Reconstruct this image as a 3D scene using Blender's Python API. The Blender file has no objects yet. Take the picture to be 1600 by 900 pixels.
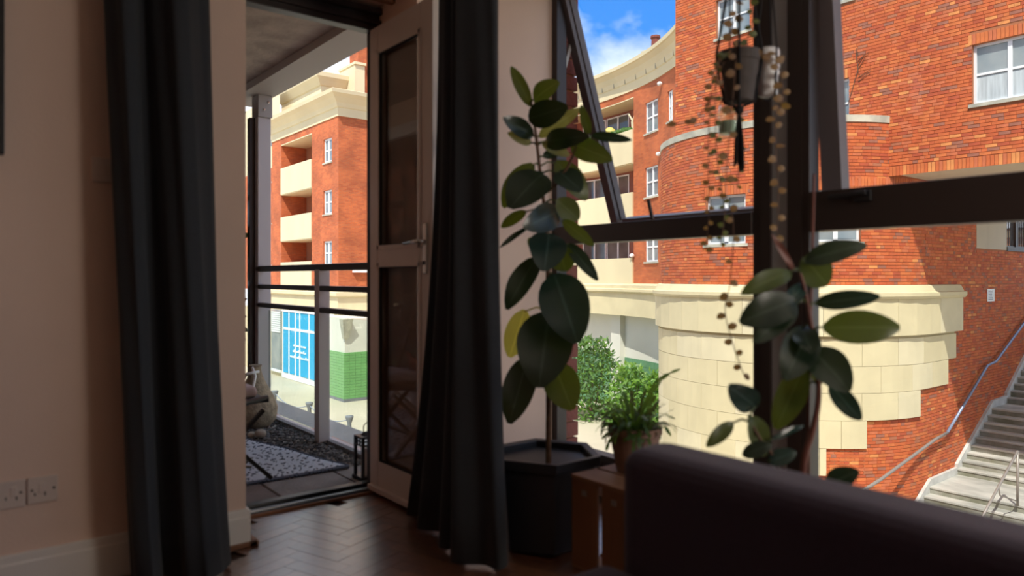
import bpy, bmesh, math, random
from mathutils import Vector, Matrix
random.seed(7)
C = bpy.context.scene.collection
SC = bpy.context.scene
PI = math.pi

# ------------------------------------------------------------------ camera
ALPHA = math.radians(51.7)              # angle between view direction and world +X (outward through the windows)
FPX, HOR, EYE = 1130.0, 433.0, 1.1
sA, cA = math.sin(ALPHA), math.cos(ALPHA)
cam = bpy.data.cameras.new('camera')
cam.sensor_width = 36.0
cam.lens = 36.0 * FPX / 1600.0
cam.shift_y = -(450.0 - HOR) / 1600.0
cam.clip_start, cam.clip_end = 0.05, 500
cam.dof.use_dof = True
cam.dof.focus_distance = 14.0
cam.dof.aperture_fstop = 1.9
camo = bpy.data.objects.new('camera', cam)
C.objects.link(camo)
camo.location = (0, 0, EYE)
camo.rotation_euler = (PI / 2, 0, ALPHA - PI / 2)
SC.camera = camo

# ------------------------------------------------------------------ world, sun, exposure
w = bpy.data.worlds.new('sky'); SC.world = w; w.use_nodes = True
nt = w.node_tree; N = nt.nodes; L = nt.links
for n in list(N): N.remove(n)
out = N.new('ShaderNodeOutputWorld'); bg = N.new('ShaderNodeBackground')
tc = N.new('ShaderNodeTexCoord'); sx = N.new('ShaderNodeSeparateXYZ')
L.new(tc.outputs['Generated'], sx.inputs[0])
grad = N.new('ShaderNodeValToRGB')
grad.color_ramp.elements[0].position = 0.0; grad.color_ramp.elements[0].color = (0.42, 0.66, 0.92, 1)
grad.color_ramp.elements[1].position = 0.75; grad.color_ramp.elements[1].color = (0.035, 0.17, 0.62, 1)
e = grad.color_ramp.elements.new(0.32); e.color = (0.055, 0.27, 0.80, 1)
L.new(sx.outputs['Z'], grad.inputs[0])
mp = N.new('ShaderNodeMapping'); mp.inputs['Scale'].default_value = (1.0, 1.0, 1.7)
mp.inputs['Location'].default_value = (1.7, 0.9, 0.0)
L.new(tc.outputs['Generated'], mp.inputs[0])
no = N.new('ShaderNodeTexNoise'); no.inputs['Scale'].default_value = 3.4; no.inputs['Detail'].default_value = 7
no.inputs['Roughness'].default_value = 0.52
L.new(mp.outputs[0], no.inputs['Vector'])
cr = N.new('ShaderNodeValToRGB')
cr.color_ramp.elements[0].position = 0.40; cr.color_ramp.elements[0].color = (0, 0, 0, 1)
cr.color_ramp.elements[1].position = 0.56; cr.color_ramp.elements[1].color = (1, 1, 1, 1)
L.new(no.outputs[0], cr.inputs[0])
mx = N.new('ShaderNodeMixRGB'); mx.inputs[2].default_value = (1.0, 1.03, 1.08, 1)
L.new(cr.outputs[0], mx.inputs[0]); L.new(grad.outputs[0], mx.inputs[1])
L.new(mx.outputs[0], bg.inputs[0]); bg.inputs[1].default_value = 1.1
L.new(bg.outputs[0], out.inputs[0])

SUN_DIR = Vector((1.0, 0.70, -1.75)).normalized()
sun = bpy.data.lights.new('sun', 'SUN'); sun.energy = 4.4; sun.angle = 0.009; sun.color = (1.0, 0.95, 0.86)
suno = bpy.data.objects.new('sun', sun); C.objects.link(suno)
suno.rotation_euler = SUN_DIR.to_track_quat('-Z', 'Y').to_euler()
suno.location = (-20, -14, 40)
vs = SC.view_settings
vs.view_transform = 'Standard'; vs.look = 'None'; vs.exposure = 0.35; vs.gamma = 1.0; vs.use_curve_mapping = False
SC.cycles.max_bounces = 14; SC.cycles.diffuse_bounces = 7; SC.cycles.transparent_max_bounces = 16
SC.cycles.caustics_reflective = False

# ------------------------------------------------------------------ photograph <-> world (the survey of the place)
def ray(px):
    q = (px - 800.0) / FPX
    return cA + sA * q, sA - cA * q
def at(px, py, t):
    dx, dy = ray(px)
    return Vector((dx * t, dy * t, EYE - (py - HOR) * t / FPX))
def on_x(px, py, X): return at(px, py, X / ray(px)[0])
def on_y(px, py, Y): return at(px, py, Y / ray(px)[1])
def proj(p):
    r = sA * p[0] - cA * p[1]; f = cA * p[0] + sA * p[1]
    return 800 + FPX * r / f, HOR + FPX * (EYE - p[2]) / f, f

# ------------------------------------------------------------------ materials
def mat(name, col, rough=0.6, metal=0.0, spec=0.5, var=0.0, scale=6.0, bump=0.0, bscale=60.0, sheen=0.0, col2=None, stretch=(1, 1, 1), detail=4):
    m = bpy.data.materials.new(name); m.use_nodes = True
    nt = m.node_tree; b = nt.nodes['Principled BSDF']
    b.inputs['Base Color'].default_value = (*col, 1); b.inputs['Roughness'].default_value = rough
    b.inputs['Metallic'].default_value = metal; b.inputs['Specular IOR Level'].default_value = spec
    if sheen: b.inputs['Sheen Weight'].default_value = sheen
    if var or col2 or bump:
        t = nt.nodes.new('ShaderNodeTexCoord'); mp = nt.nodes.new('ShaderNodeMapping')
        mp.inputs['Scale'].default_value = stretch
        nt.links.new(t.outputs['Object'], mp.inputs[0])
    if var or col2:
        n = nt.nodes.new('ShaderNodeTexNoise'); n.inputs['Scale'].default_value = scale; n.inputs['Detail'].default_value = detail
        nt.links.new(mp.outputs[0], n.inputs['Vector'])
        r = nt.nodes.new('ShaderNodeValToRGB')
        c2 = col2 if col2 else tuple(c * (1 - var) for c in col)
        r.color_ramp.elements[0].position = 0.35; r.color_ramp.elements[1].position = 0.65
        r.color_ramp.elements[0].color = (*c2, 1); r.color_ramp.elements[1].color = (*col, 1)
        nt.links.new(n.outputs[0], r.inputs[0]); nt.links.new(r.outputs[0], b.inputs['Base Color'])
    if bump:
        n2 = nt.nodes.new('ShaderNodeTexNoise'); n2.inputs['Scale'].default_value = bscale; n2.inputs['Detail'].default_value = 3
        nt.links.new(mp.outputs[0], n2.inputs['Vector'])
        bn = nt.nodes.new('ShaderNodeBump'); bn.inputs['Strength'].default_value = bump; bn.inputs['Distance'].default_value = 0.02
        nt.links.new(n2.outputs[0], bn.inputs['Height']); nt.links.new(bn.outputs[0], b.inputs['Normal'])
    return m

def brick_uv_mat(name):
    m = bpy.data.materials.new(name); m.use_nodes = True
    nt = m.node_tree; b = nt.nodes['Principled BSDF']; b.inputs['Roughness'].default_value = 0.85
    uv = nt.nodes.new('ShaderNodeUVMap')
    br = nt.nodes.new('ShaderNodeTexBrick'); br.offset = 0.5
    br.inputs['Scale'].default_value = 1.0; br.inputs['Brick Width'].default_value = 0.225; br.inputs['Row Height'].default_value = 0.075
    br.inputs['Mortar Size'].default_value = 0.006; br.inputs['Mortar Smooth'].default_value = 0.1; br.inputs['Bias'].default_value = -0.1
    br.inputs['Color1'].default_value = (0.58, 0.145, 0.045, 1); br.inputs['Color2'].default_value = (0.45, 0.098, 0.034, 1)
    br.inputs['Mortar'].default_value = (0.38, 0.16, 0.085, 1)
    nt.links.new(uv.outputs[0], br.inputs['Vector'])
    n = nt.nodes.new('ShaderNodeTexNoise'); n.inputs['Scale'].default_value = 0.9; n.inputs['Detail'].default_value = 5
    nt.links.new(uv.outputs[0], n.inputs['Vector'])
    r = nt.nodes.new('ShaderNodeValToRGB'); r.color_ramp.elements[0].position = 0.35; r.color_ramp.elements[1].position = 0.62
    r.color_ramp.elements[0].color = (0.74, 0.74, 0.74, 1); r.color_ramp.elements[1].color = (1.08, 1.08, 1.02, 1)
    nt.links.new(n.outputs[0], r.inputs[0])
    mm = nt.nodes.new('ShaderNodeMixRGB'); mm.blend_type = 'MULTIPLY'; mm.inputs[0].default_value = 1
    nt.links.new(br.outputs[0], mm.inputs[1]); nt.links.new(r.outputs[0], mm.inputs[2])
    nt.links.new(mm.outputs[0], b.inputs['Base Color'])
    bn = nt.nodes.new('ShaderNodeBump'); bn.inputs['Strength'].default_value = 0.5; bn.inputs['Distance'].default_value = 0.01; bn.invert = True
    nt.links.new(br.outputs['Fac'], bn.inputs['Height']); nt.links.new(bn.outputs[0], b.inputs['Normal'])
    return m

def glass_mat(name, tint=(0.97, 0.985, 0.98), ior=1.45, rough=0.0):
    m = bpy.data.materials.new(name); m.use_nodes = True
    nt = m.node_tree
    for n in list(nt.nodes): nt.nodes.remove(n)
    o = nt.nodes.new('ShaderNodeOutputMaterial'); mxs = nt.nodes.new('ShaderNodeMixShader')
    tr = nt.nodes.new('ShaderNodeBsdfTransparent'); gl = nt.nodes.new('ShaderNodeBsdfGlossy'); ge = nt.nodes.new('ShaderNodeNewGeometry')
    dt = nt.nodes.new('ShaderNodeVectorMath'); dt.operation = 'DOT_PRODUCT'
    nt.links.new(ge.outputs['Normal'], dt.inputs[0]); nt.links.new(ge.outputs['Incoming'], dt.inputs[1])
    def mth(op, a, b=None):
        n = nt.nodes.new('ShaderNodeMath'); n.operation = op; n.use_clamp = True
        for i, x in enumerate((a, b)):
            if x is None: continue
            if isinstance(x, float): n.inputs[i].default_value = x
            else: nt.links.new(x, n.inputs[i])
        return n.outputs[0]
    ab = nt.nodes.new('ShaderNodeMath'); ab.operation = 'ABSOLUTE'; nt.links.new(dt.outputs['Value'], ab.inputs[0])
    f0 = ((ior - 1) / (ior + 1)) ** 2
    sch = mth('ADD', mth('MULTIPLY', mth('POWER', mth('SUBTRACT', 1.0, ab.outputs[0]), 5.0), 1.0 - f0), f0)
    tr.inputs[0].default_value = (*tint, 1); gl.inputs['Roughness'].default_value = rough
    gl.inputs[0].default_value = (1, 1, 1, 1)
    nt.links.new(sch, mxs.inputs[0]); nt.links.new(tr.outputs[0], mxs.inputs[1]); nt.links.new(gl.outputs[0], mxs.inputs[2])
    nt.links.new(mxs.outputs[0], o.inputs[0])
    return m

def leaf_mat(name, col, back, trans=0.25, rough=0.3):
    m = bpy.data.materials.new(name); m.use_nodes = True
    nt = m.node_tree; b = nt.nodes['Principled BSDF']; o = nt.nodes['Material Output']
    b.inputs['Roughness'].default_value = rough; b.inputs['Specular IOR Level'].default_value = 0.55
    uv = nt.nodes.new('ShaderNodeUVMap'); sp = nt.nodes.new('ShaderNodeSeparateXYZ'); nt.links.new(uv.outputs[0], sp.inputs[0])
    rp = nt.nodes.new('ShaderNodeValToRGB')            # paler midrib
    els = rp.color_ramp.elements
    els[0].position = 0.455; els[0].color = (*col, 1); els[1].position = 0.545; els[1].color = (*col, 1)
    rib = tuple(min(1, c * 2.0 + 0.02) for c in col)
    e = els.new(0.49); e.color = (*rib, 1); e = els.new(0.51); e.color = (*rib, 1)
    nt.links.new(sp.outputs[0], rp.inputs[0])
    ge = nt.nodes.new('ShaderNodeNewGeometry'); mm = nt.nodes.new('ShaderNodeMixRGB')
    nt.links.new(ge.outputs['Backfacing'], mm.inputs[0]); nt.links.new(rp.outputs[0], mm.inputs[1]); mm.inputs[2].default_value = (*back, 1)
    nt.links.new(mm.outputs[0], b.inputs['Base Color'])
    tl = nt.nodes.new('ShaderNodeBsdfTranslucent'); tl.inputs[0].default_value = (min(1, col[0] * 3 + 0.08), min(1, col[1] * 3 + 0.10), col[2] * 1.2, 1)
    mxs = nt.nodes.new('ShaderNodeMixShader'); mxs.inputs[0].default_value = trans
    nt.links.new(b.outputs[0], mxs.inputs[1]); nt.links.new(tl.outputs[0], mxs.inputs[2]); nt.links.new(mxs.outputs[0], o.inputs[0])
    return m

M = {}
M['wall'] = mat('wall_paint', (0.75, 0.56, 0.465), 0.75, var=0.06, scale=2, bump=0.05, bscale=90)
M['white_paint'] = mat('white_paint', (0.74, 0.70, 0.66), 0.5)
M['ceiling'] = mat('ceiling_paint', (0.75, 0.72, 0.68), 0.8)
M['curtain'] = mat('charcoal_cloth', (0.026, 0.030, 0.038), 0.9, var=0.25, scale=60, bump=0.25, bscale=260, sheen=0.08, stretch=(1, 1, 6))
M['sofa'] = mat('plum_grey_fabric', (0.046, 0.030, 0.055), 0.95, var=0.2, scale=120, bump=0.3, bscale=350, sheen=0.15)
M['frame'] = mat('dark_window_paint', (0.030, 0.020, 0.018), 0.4)
M['sash'] = mat('skylit_sash_paint', (0.13, 0.11, 0.115), 0.4)  # frame paint lightened: sky light on the sash is put into its colour
M['stay'] = mat('zinc_stay', (0.55, 0.54, 0.55), 0.45)
M['frame_out'] = mat('lit_post_grey', (0.36, 0.36, 0.38), 0.45)  # light on the mullion's reveal side is put into this grey
M['upvc'] = mat('white_door_plastic', (0.62, 0.54, 0.50), 0.35)
M['upvc_ext'] = mat('white_window_plastic', (0.82, 0.83, 0.84), 0.4)
M['rubber'] = mat('black_rubber', (0.012, 0.012, 0.014), 0.6)
M['alu'] = mat('brushed_metal', (0.55, 0.55, 0.56), 0.3, metal=1.0)
M['chrome'] = mat('satin_metal', (0.70, 0.69, 0.67), 0.25, metal=1.0)
M['black_metal'] = mat('black_metal', (0.012, 0.012, 0.014), 0.35)
M['black_plastic'] = mat('black_plastic', (0.016, 0.017, 0.022), 0.42)
M['soil'] = mat('soil', (0.030, 0.020, 0.014), 1.0, var=0.5, scale=60, bump=1.0, bscale=120)
M['stem'] = mat('woody_stem', (0.16, 0.085, 0.05), 0.7, var=0.4, scale=40)
M['red_stem'] = mat('reddish_stem', (0.15, 0.05, 0.035), 0.5)
M['leaf_dark'] = leaf_mat('leaf_dark_green', (0.010, 0.022, 0.013), (0.06, 0.085, 0.045), 0.10, 0.28)
M['leaf_sky_teal'] = leaf_mat('leaf_sky_tint', (0.012, 0.032, 0.030), (0.07, 0.10, 0.06), 0.10, 0.25)  # blue of the sky's reflection is put into the leaf colour
M['leaf_olive'] = leaf_mat('leaf_olive_green', (0.050, 0.070, 0.022), (0.13, 0.14, 0.07), 0.30, 0.35)
M['leaf_pale'] = leaf_mat('leaf_pale_underside', (0.17, 0.18, 0.10), (0.20, 0.20, 0.12), 0.35, 0.45)
M['leaf_yellow'] = leaf_mat('leaf_yellowed', (0.50, 0.42, 0.13), (0.50, 0.42, 0.16), 0.45, 0.5)
M['cactus'] = leaf_mat('cactus_segment', (0.060, 0.125, 0.035), (0.08, 0.14, 0.045), 0.4, 0.4)
M['vine_leaf'] = leaf_mat('vine_leaf_brown', (0.18, 0.095, 0.055), (0.24, 0.12, 0.08), 0.35, 0.5)
M['vine_leaf2'] = leaf_mat('vine_leaf_green', (0.07, 0.085, 0.035), (0.12, 0.10, 0.05), 0.35, 0.5)
M['terracotta'] = mat('dusty_terracotta', (0.32, 0.19, 0.14), 0.85, var=0.25, scale=14)
M['pot_grey'] = mat('grey_brown_pot', (0.075, 0.060, 0.055), 0.8, var=0.3, scale=20)
M['white_ceramic'] = mat('white_ceramic', (0.75, 0.75, 0.78), 0.3)
M['cord'] = mat('black_cotton_cord', (0.012, 0.011, 0.013), 0.95)
M['crate'] = mat('crate_wood', (0.27, 0.12, 0.055), 0.6, col2=(0.18, 0.075, 0.035), scale=7, stretch=(1, 1, 0.15))
M['crate_top'] = mat('crate_wood_top', (0.30, 0.15, 0.08), 0.6, col2=(0.21, 0.10, 0.05), scale=7, stretch=(1, 0.15, 1))
M['parquet'] = [mat('parquet_%d' % i, c, 0.32, col2=tuple(x * 0.72 for x in c), scale=9, stretch=(3, 3, 1), bump=0.04, bscale=14, spec=0.9)
                for i, c in enumerate([(0.19, 0.075, 0.035), (0.15, 0.055, 0.027), (0.23, 0.095, 0.045), (0.125, 0.045, 0.022)])]
for m_ in M['parquet']:
    b_ = m_.node_tree.nodes['Principled BSDF']; b_.inputs['Coat Weight'].default_value = 1.0; b_.inputs['Coat Roughness'].default_value = 0.26; b_.inputs['Coat IOR'].default_value = 2.1
M['floor_base'] = mat('floor_subbase', (0.05, 0.025, 0.015), 0.7)
M['concrete'] = mat('soffit_concrete', (0.46, 0.41, 0.37), 0.9, var=0.3, scale=5, bump=0.3, bscale=30)
M['beam'] = mat('painted_beam', (0.40, 0.38, 0.37), 0.6)
M['post_paint'] = mat('pale_grey_post', (0.55, 0.53, 0.55), 0.45)
M['rail_paint'] = mat('dark_brown_rail', (0.045, 0.030, 0.026), 0.4)
M['glass'] = glass_mat('clear_glass')
M['glass_door'] = glass_mat('door_glass', (0.72, 0.70, 0.68), 1.6)
M['balustrade_glass'] = glass_mat('balustrade_glass', (0.93, 0.98, 0.95), 1.4)
M['pane_far'] = mat('window_pane', (0.16, 0.21, 0.24), 0.08, spec=0.8, col2=(0.30, 0.33, 0.33), scale=1.2)  # reflected sky is put into the grey-blue pane colour
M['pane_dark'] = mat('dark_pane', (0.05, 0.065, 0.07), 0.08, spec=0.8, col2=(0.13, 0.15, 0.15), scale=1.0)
M['net'] = mat('net_curtain', (0.55, 0.60, 0.62), 0.8, var=0.25, scale=5, stretch=(3, 3, .3))
M['stone'] = mat('cream_stone', (0.68, 0.59, 0.37), 0.85, var=0.10, scale=1.3, bump=0.12, bscale=30)
M['stone2'] = mat('cream_stone_pale', (0.72, 0.635, 0.425), 0.85, var=0.10, scale=1.6, bump=0.12, bscale=30)
M['stone_worn'] = mat('weathered_cap_stone', (0.62, 0.58, 0.46), 0.9, col2=(0.36, 0.35, 0.29), scale=2.2)
M['render'] = mat('cream_render', (0.72, 0.62, 0.40), 0.9, var=0.07, scale=0.8, stretch=(1, 1, .4))
M['render_beige'] = mat('beige_render', (0.55, 0.48, 0.38), 0.9, var=0.08, scale=0.8)
M['white_wall'] = mat('white_render', (0.72, 0.70, 0.62), 0.85, var=0.06, scale=.8)
M['green_tile'] = mat('green_tile', (0.18, 0.42, 0.15), 0.3, var=0.12, scale=2)
M['hedge_back'] = mat('green_tile_dark', (0.12, 0.30, 0.16), 0.35, var=0.2, scale=2)
M['brick_uv'] = brick_uv_mat('far_brick')
TONES = [(0.60, 0.138, 0.040), (0.54, 0.113, 0.035), (0.64, 0.172, 0.050), (0.47, 0.092, 0.036), (0.58, 0.155, 0.062), (0.36, 0.135, 0.085), (0.43, 0.150, 0.075), (0.74, 0.28, 0.085)]
TW = [30, 26, 14, 9, 12, 2, 3, 3]
M['bricks'] = [mat('brick_tone_%d' % i, c, 0.85, var=0.18, scale=5) for i, c in enumerate(TONES)]
M['mortar'] = mat('mortar', (0.40, 0.145, 0.065), 0.95)
M['near_brick'] = mat('dark_red_brick', (0.24, 0.060, 0.042), 0.85, var=0.35, scale=14, bump=0.3, bscale=50)
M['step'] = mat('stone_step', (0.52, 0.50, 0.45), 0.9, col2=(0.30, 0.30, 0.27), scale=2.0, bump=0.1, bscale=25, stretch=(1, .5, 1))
M['riser'] = mat('blotchy_riser', (0.36, 0.35, 0.30), 0.95, col2=(0.20, 0.20, 0.14), scale=2.4, stretch=(1, 1, .6))  # darker than the treads, with random olive-grey blotches
M['stringer'] = mat('painted_stringer', (0.62, 0.61, 0.57), 0.85, var=0.25, scale=3)
M['steel'] = mat('galvanised_tube', (0.30, 0.26, 0.23), 0.45, metal=0.3)
M['shade_steel'] = mat('shaded_blue_tube', (0.24, 0.29, 0.42), 0.4, metal=0.3)  # tube in shade: its blue cast is put into the colour
M['street'] = mat('pale_paving', (0.56, 0.50, 0.38), 0.9, var=0.13, scale=0.35, bump=0.05, bscale=4)
M['blue'] = mat('bright_blue_panel', (0.012, 0.40, 0.72), 0.5)
M['yellow'] = mat('yellow_emblem', (0.62, 0.55, 0.15), 0.6)
M['white'] = mat('white_sheet', (0.85, 0.86, 0.86), 0.5)
M['rug'] = mat('flatweave_rug', (0.52, 0.58, 0.68), 0.95, bump=0.5, bscale=60)
M['rug_dark'] = mat('rug_dark_yarn', (0.09, 0.11, 0.16), 0.95)
M['gravel'] = [mat('gravel_%d' % i, c, 0.9) for i, c in enumerate([(0.12, 0.12, 0.125), (0.20, 0.20, 0.20), (0.075, 0.075, 0.08)])]
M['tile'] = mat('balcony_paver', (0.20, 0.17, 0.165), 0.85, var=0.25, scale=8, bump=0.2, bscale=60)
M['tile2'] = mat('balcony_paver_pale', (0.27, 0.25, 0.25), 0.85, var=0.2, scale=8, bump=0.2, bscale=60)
M['kerb'] = mat('kerb_stone', (0.52, 0.50, 0.50), 0.8, var=0.1, scale=4)
M['wicker'] = mat('rough_stoneware', (0.42, 0.34, 0.24), 0.9, var=0.4, scale=25, bump=0.5, bscale=60)
M['pebble'] = mat('pale_pebble', (0.50, 0.45, 0.38), 0.8, var=0.25, scale=20)
M['cushion'] = mat('pale_cushion', (0.55, 0.48, 0.50), 0.95, var=0.12, scale=8)
M['candle'] = mat('candle_wax', (0.70, 0.68, 0.66), 0.6)
M['foliage'] = [leaf_mat('foliage_%d' % i, c, tuple(x * 1.2 for x in c), 0.3, 0.5) for i, c in enumerate([(0.075, 0.17, 0.035), (0.14, 0.26, 0.045), (0.05, 0.12, 0.045)])]
M['ivy'] = leaf_mat('ivy_leaf', (0.012, 0.020, 0.012), (0.03, 0.045, 0.02), 0.12, 0.45)
M['socket'] = mat('socket_plastic', (0.62, 0.52, 0.47), 0.4)
M['bronze'] = mat('rust_red_figure', (0.35, 0.12, 0.08), 0.6)
M['table_blue'] = mat('blue_grey_table', (0.30, 0.33, 0.42), 0.5)
M['slate'] = mat('slate_grey', (0.22, 0.23, 0.25), 0.8, var=0.2, scale=2)

# ------------------------------------------------------------------ mesh builder
class MB:
    def __init__(s): s.v = []; s.f = []; s.m = []; s.uv = []
    def add(s, vs, fs, mi=0, uvs=None):
        o = len(s.v); s.v += [tuple(p) for p in vs]
        for k, f in enumerate(fs):
            s.f.append([o + i for i in f]); s.m.append(mi if isinstance(mi, int) else mi[k])
            s.uv.append(uvs[k] if uvs else None)
    def box(s, a, b, mi=0):
        x0, y0, z0 = a; x1, y1, z1 = b
        s.add([(x0, y0, z0), (x1, y0, z0), (x1, y1, z0), (x0, y1, z0), (x0, y0, z1), (x1, y0, z1), (x1, y1, z1), (x0, y1, z1)],
              [(3, 2, 1, 0), (4, 5, 6, 7), (0, 1, 5, 4), (1, 2, 6, 5), (2, 3, 7, 6), (3, 0, 4, 7)], mi)
    def hexa(s, p, mi=0, back=True):                    # p: 8 corners, 0-3 back ring, 4-7 front ring
        fs = [(4, 5, 6, 7), (0, 1, 5, 4), (1, 2, 6, 5), (2, 3, 7, 6), (3, 0, 4, 7)]
        if back: fs.append((3, 2, 1, 0))
        s.add(p, fs, mi)
    def bar(s, a, b, w, h, up=Vector((0, 0, 1)), mi=0):  # rectangular bar a -> b
        a = Vector(a); b = Vector(b); d = (b - a).normalized()
        if abs(d.dot(up)) > 0.99: up = Vector((1, 0, 0))
        r = d.cross(up).normalized() * (w / 2); u = r.cross(d).normalized() * (h / 2)
        s.hexa([a - r - u, a + r - u, a + r + u, a - r + u, b - r - u, b + r - u, b + r + u, b - r + u], mi)
    def tube(s, pts, rad, n=8, mi=0, cap=True):
        pts = [Vector(p) for p in pts]; rads = rad if isinstance(rad, (list, tuple)) else [rad] * len(pts)
        rings = []; prev = None
        for i, p in enumerate(pts):
            d = (pts[min(i + 1, len(pts) - 1)] - pts[max(i - 1, 0)]).normalized()
            if prev is None:
                ref = Vector((0, 0, 1)) if abs(d.z) < 0.9 else Vector((1, 0, 0))
                u = d.cross(ref).normalized()
            else: u = (prev - d * prev.dot(d)).normalized()
            prev = u; v = d.cross(u)
            rings.append([p + (u * math.cos(2 * PI * k / n) + v * math.sin(2 * PI * k / n)) * rads[i] for k in range(n)])
        o = [q for r in rings for q in r]; fs = []
        for i in range(len(pts) - 1):
            for k in range(n):
                fs.append((i * n + k, i * n + (k + 1) % n, (i + 1) * n + (k + 1) % n, (i + 1) * n + k))
        if cap: fs.append(tuple(range(n))[::-1]); fs.append(tuple((len(pts) - 1) * n + k for k in range(n)))
        s.add(o, fs, mi)
    def lathe(s, c, prof, n=24, mi=0, rot=0.0):
        c = Vector(c); o = []; fs = []
        for r, z in prof:
            for k in range(n):
                a = rot + 2 * PI * k / n; o.append(c + Vector((r * math.cos(a), r * math.sin(a), z)))
        for i in range(len(prof) - 1):
            for k in range(n):
                fs.append((i * n + k, i * n + (k + 1) % n, (i + 1) * n + (k + 1) % n, (i + 1) * n + k))
        if prof[0][0] > 1e-4: fs.append(tuple(range(n))[::-1])
        if prof[-1][0] > 1e-4: fs.append(tuple((len(prof) - 1) * n + k for k in range(n)))
        s.add(o, fs, mi)
    def blob(s, c, r, n=8, m=5, mi=0, jit=0.0):
        o = []; fs = []; c = Vector(c)
        for i in range(m + 1):
            th = PI * i / m
            for k in range(n):
                a = 2 * PI * k / n; q = 1 + random.uniform(-jit, jit)
                o.append(c + Vector((r[0] * math.sin(th) * math.cos(a) * q, r[1] * math.sin(th) * math.sin(a) * q, r[2] * math.cos(th) * q)))
        for i in range(m):
            for k in range(n):
                fs.append((i * n + k, (i + 1) * n + k, (i + 1) * n + (k + 1) % n, i * n + (k + 1) % n))
        s.add(o, fs, mi)
    def leaf(s, p0, p1, wid, nrm, droop=0.0, fold=0.12, ns=8, nw=4, mi=0, shape=0.62):
        p0 = Vector(p0); p1 = Vector(p1); d = (p1 - p0); ln = d.length; dn = d.normalized()
        n = Vector(nrm); n = (n - dn * n.dot(dn)).normalized(); side = dn.cross(n)
        o = []; fs = []; uvs = []
        for i in range(ns + 1):
            t = i / ns
            ww = wid / 2 * (math.sin(PI * min(1, (t * 0.97 + 0.012)) ** 0.88)) ** shape
            for k in range(nw + 1):
                q = 2 * k / nw - 1
                o.append(p0 + d * t + side * (ww * q) + n * (fold * ww * abs(q) ** 1.5 + droop * ln * (4 * t * (1 - t)) + 0.012 * ln * math.sin(9 * t + 2 * q)))
        W = nw + 1
        for i in range(ns):
            for k in range(nw):
                fs.append((i * W + k, i * W + k + 1, (i + 1) * W + k + 1, (i + 1) * W + k))
                uvs.append([(k / nw, i / ns), ((k + 1) / nw, i / ns), ((k + 1) / nw, (i + 1) / ns), (k / nw, (i + 1) / ns)])
        s.add(o, fs, mi, uvs)
    def mesh(s, name, mats, off=(0, 0, 0), smooth=False):
        me = bpy.data.meshes.new(name); ox, oy, oz = off
        me.from_pydata([(x - ox, y - oy, z - oz) for x, y, z in s.v], [], s.f)
        for m in (mats if isinstance(mats, list) else [mats]): me.materials.append(m)
        me.polygons.foreach_set('material_index', s.m)
        if any(u is not None for u in s.uv):
            ul = me.uv_layers.new(name='uv'); k = 0
            for f, u in zip(s.f, s.uv):
                for j in range(len(f)):
                    if u: ul.data[k].uv = u[j]
                    k += 1
        if smooth: me.polygons.foreach_set('use_smooth', [True] * len(s.f))
        me.update()
        return me
    def build(s, name, mats, parent=None, smooth=False, bevel=0.0, seg=2):
        off = wl(parent); me = s.mesh(name, mats, off, smooth)
        o = bpy.data.objects.new(name, me); C.objects.link(o)
        if parent: o.parent = parent
        if bevel:
            b = o.modifiers.new('bevel', 'BEVEL'); b.width = bevel; b.segments = seg; b.limit_method = 'ANGLE'
        return o
def wl(o):
    v = Vector((0, 0, 0))
    while o is not None: v = v + Vector(o.location); o = o.parent
    return v
def empty(name, loc, label, cat, group=None):
    o = bpy.data.objects.new(name, None); C.objects.link(o); o.location = loc; o.empty_display_size = 0.1
    o['label'] = label; o['category'] = cat
    if group: o['group'] = group
    return o
def tag(o, label, cat, group=None):
    o['label'] = label; o['category'] = cat
    if group: o['group'] = group
    return o
def kind(o, k='structure'): o['kind'] = k; return o
def bx(name, a, b, m, parent=None, bevel=0.0):
    q = MB(); q.box([min(i, j) for i, j in zip(a, b)], [max(i, j) for i, j in zip(a, b)]); return q.build(name, m, parent, bevel=bevel)
def inst(src_mesh, name, loc, parent, rot=None):
    o = bpy.data.objects.new(name, src_mesh); C.objects.link(o); o.parent = parent
    o.location = Vector(loc) - wl(parent)
    if rot: o.rotation_euler = rot
    return o

# wall with openings on a mapped surface P(u, v, d); openings (u0, u1, v0, v1)
def wall_mb(P, u0, u1, v0, v1, holes=(), du=None, depth=0.2, mi=0, mi_reveal=0):
    q = MB()
    us = {u0, u1}; vs = {v0, v1}
    for h in holes: us |= {max(u0, min(u1, h[0])), max(u0, min(u1, h[1]))}; vs |= {max(v0, min(v1, h[2])), max(v0, min(v1, h[3]))}
    if du:
        k = u0
        while k < u1: us.add(k); k += du
    us = sorted(us); vs = sorted(vs)
    for a, b in zip(us, us[1:]):
        if b - a < 1e-5: continue
        for c, d in zip(vs, vs[1:]):
            mu, mv = (a + b) / 2, (c + d) / 2
            if any(h[0] < mu < h[1] and h[2] < mv < h[3] for h in holes): continue
            q.add([P(a, c, 0), P(b, c, 0), P(b, d, 0), P(a, d, 0)], [(0, 1, 2, 3)], mi, [[(a, c), (b, c), (b, d), (a, d)]])
    for h in holes:
        dd = h[4] if len(h) > 4 else depth
        a, b, c, d = max(h[0], u0), min(h[1], u1), max(h[2], v0), min(h[3], v1)
        uu = [x for x in us if a - 1e-6 <= x <= b + 1e-6]
        for x in (a, b):
            q.add([P(x, c, 0), P(x, d, 0), P(x, d, -dd), P(x, c, -dd)], [(0, 1, 2, 3)], mi_reveal, [[(0, c), (0, d), (dd, d), (dd, c)]])
        for x, y in zip(uu, uu[1:]):
            for z in (c, d):
                q.add([P(x, z, 0), P(y, z, 0), P(y, z, -dd), P(x, z, -dd)], [(0, 1, 2, 3)], mi_reveal, [[(x, 0), (y, 0), (y, dd), (x, dd)]])
    return q
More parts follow.
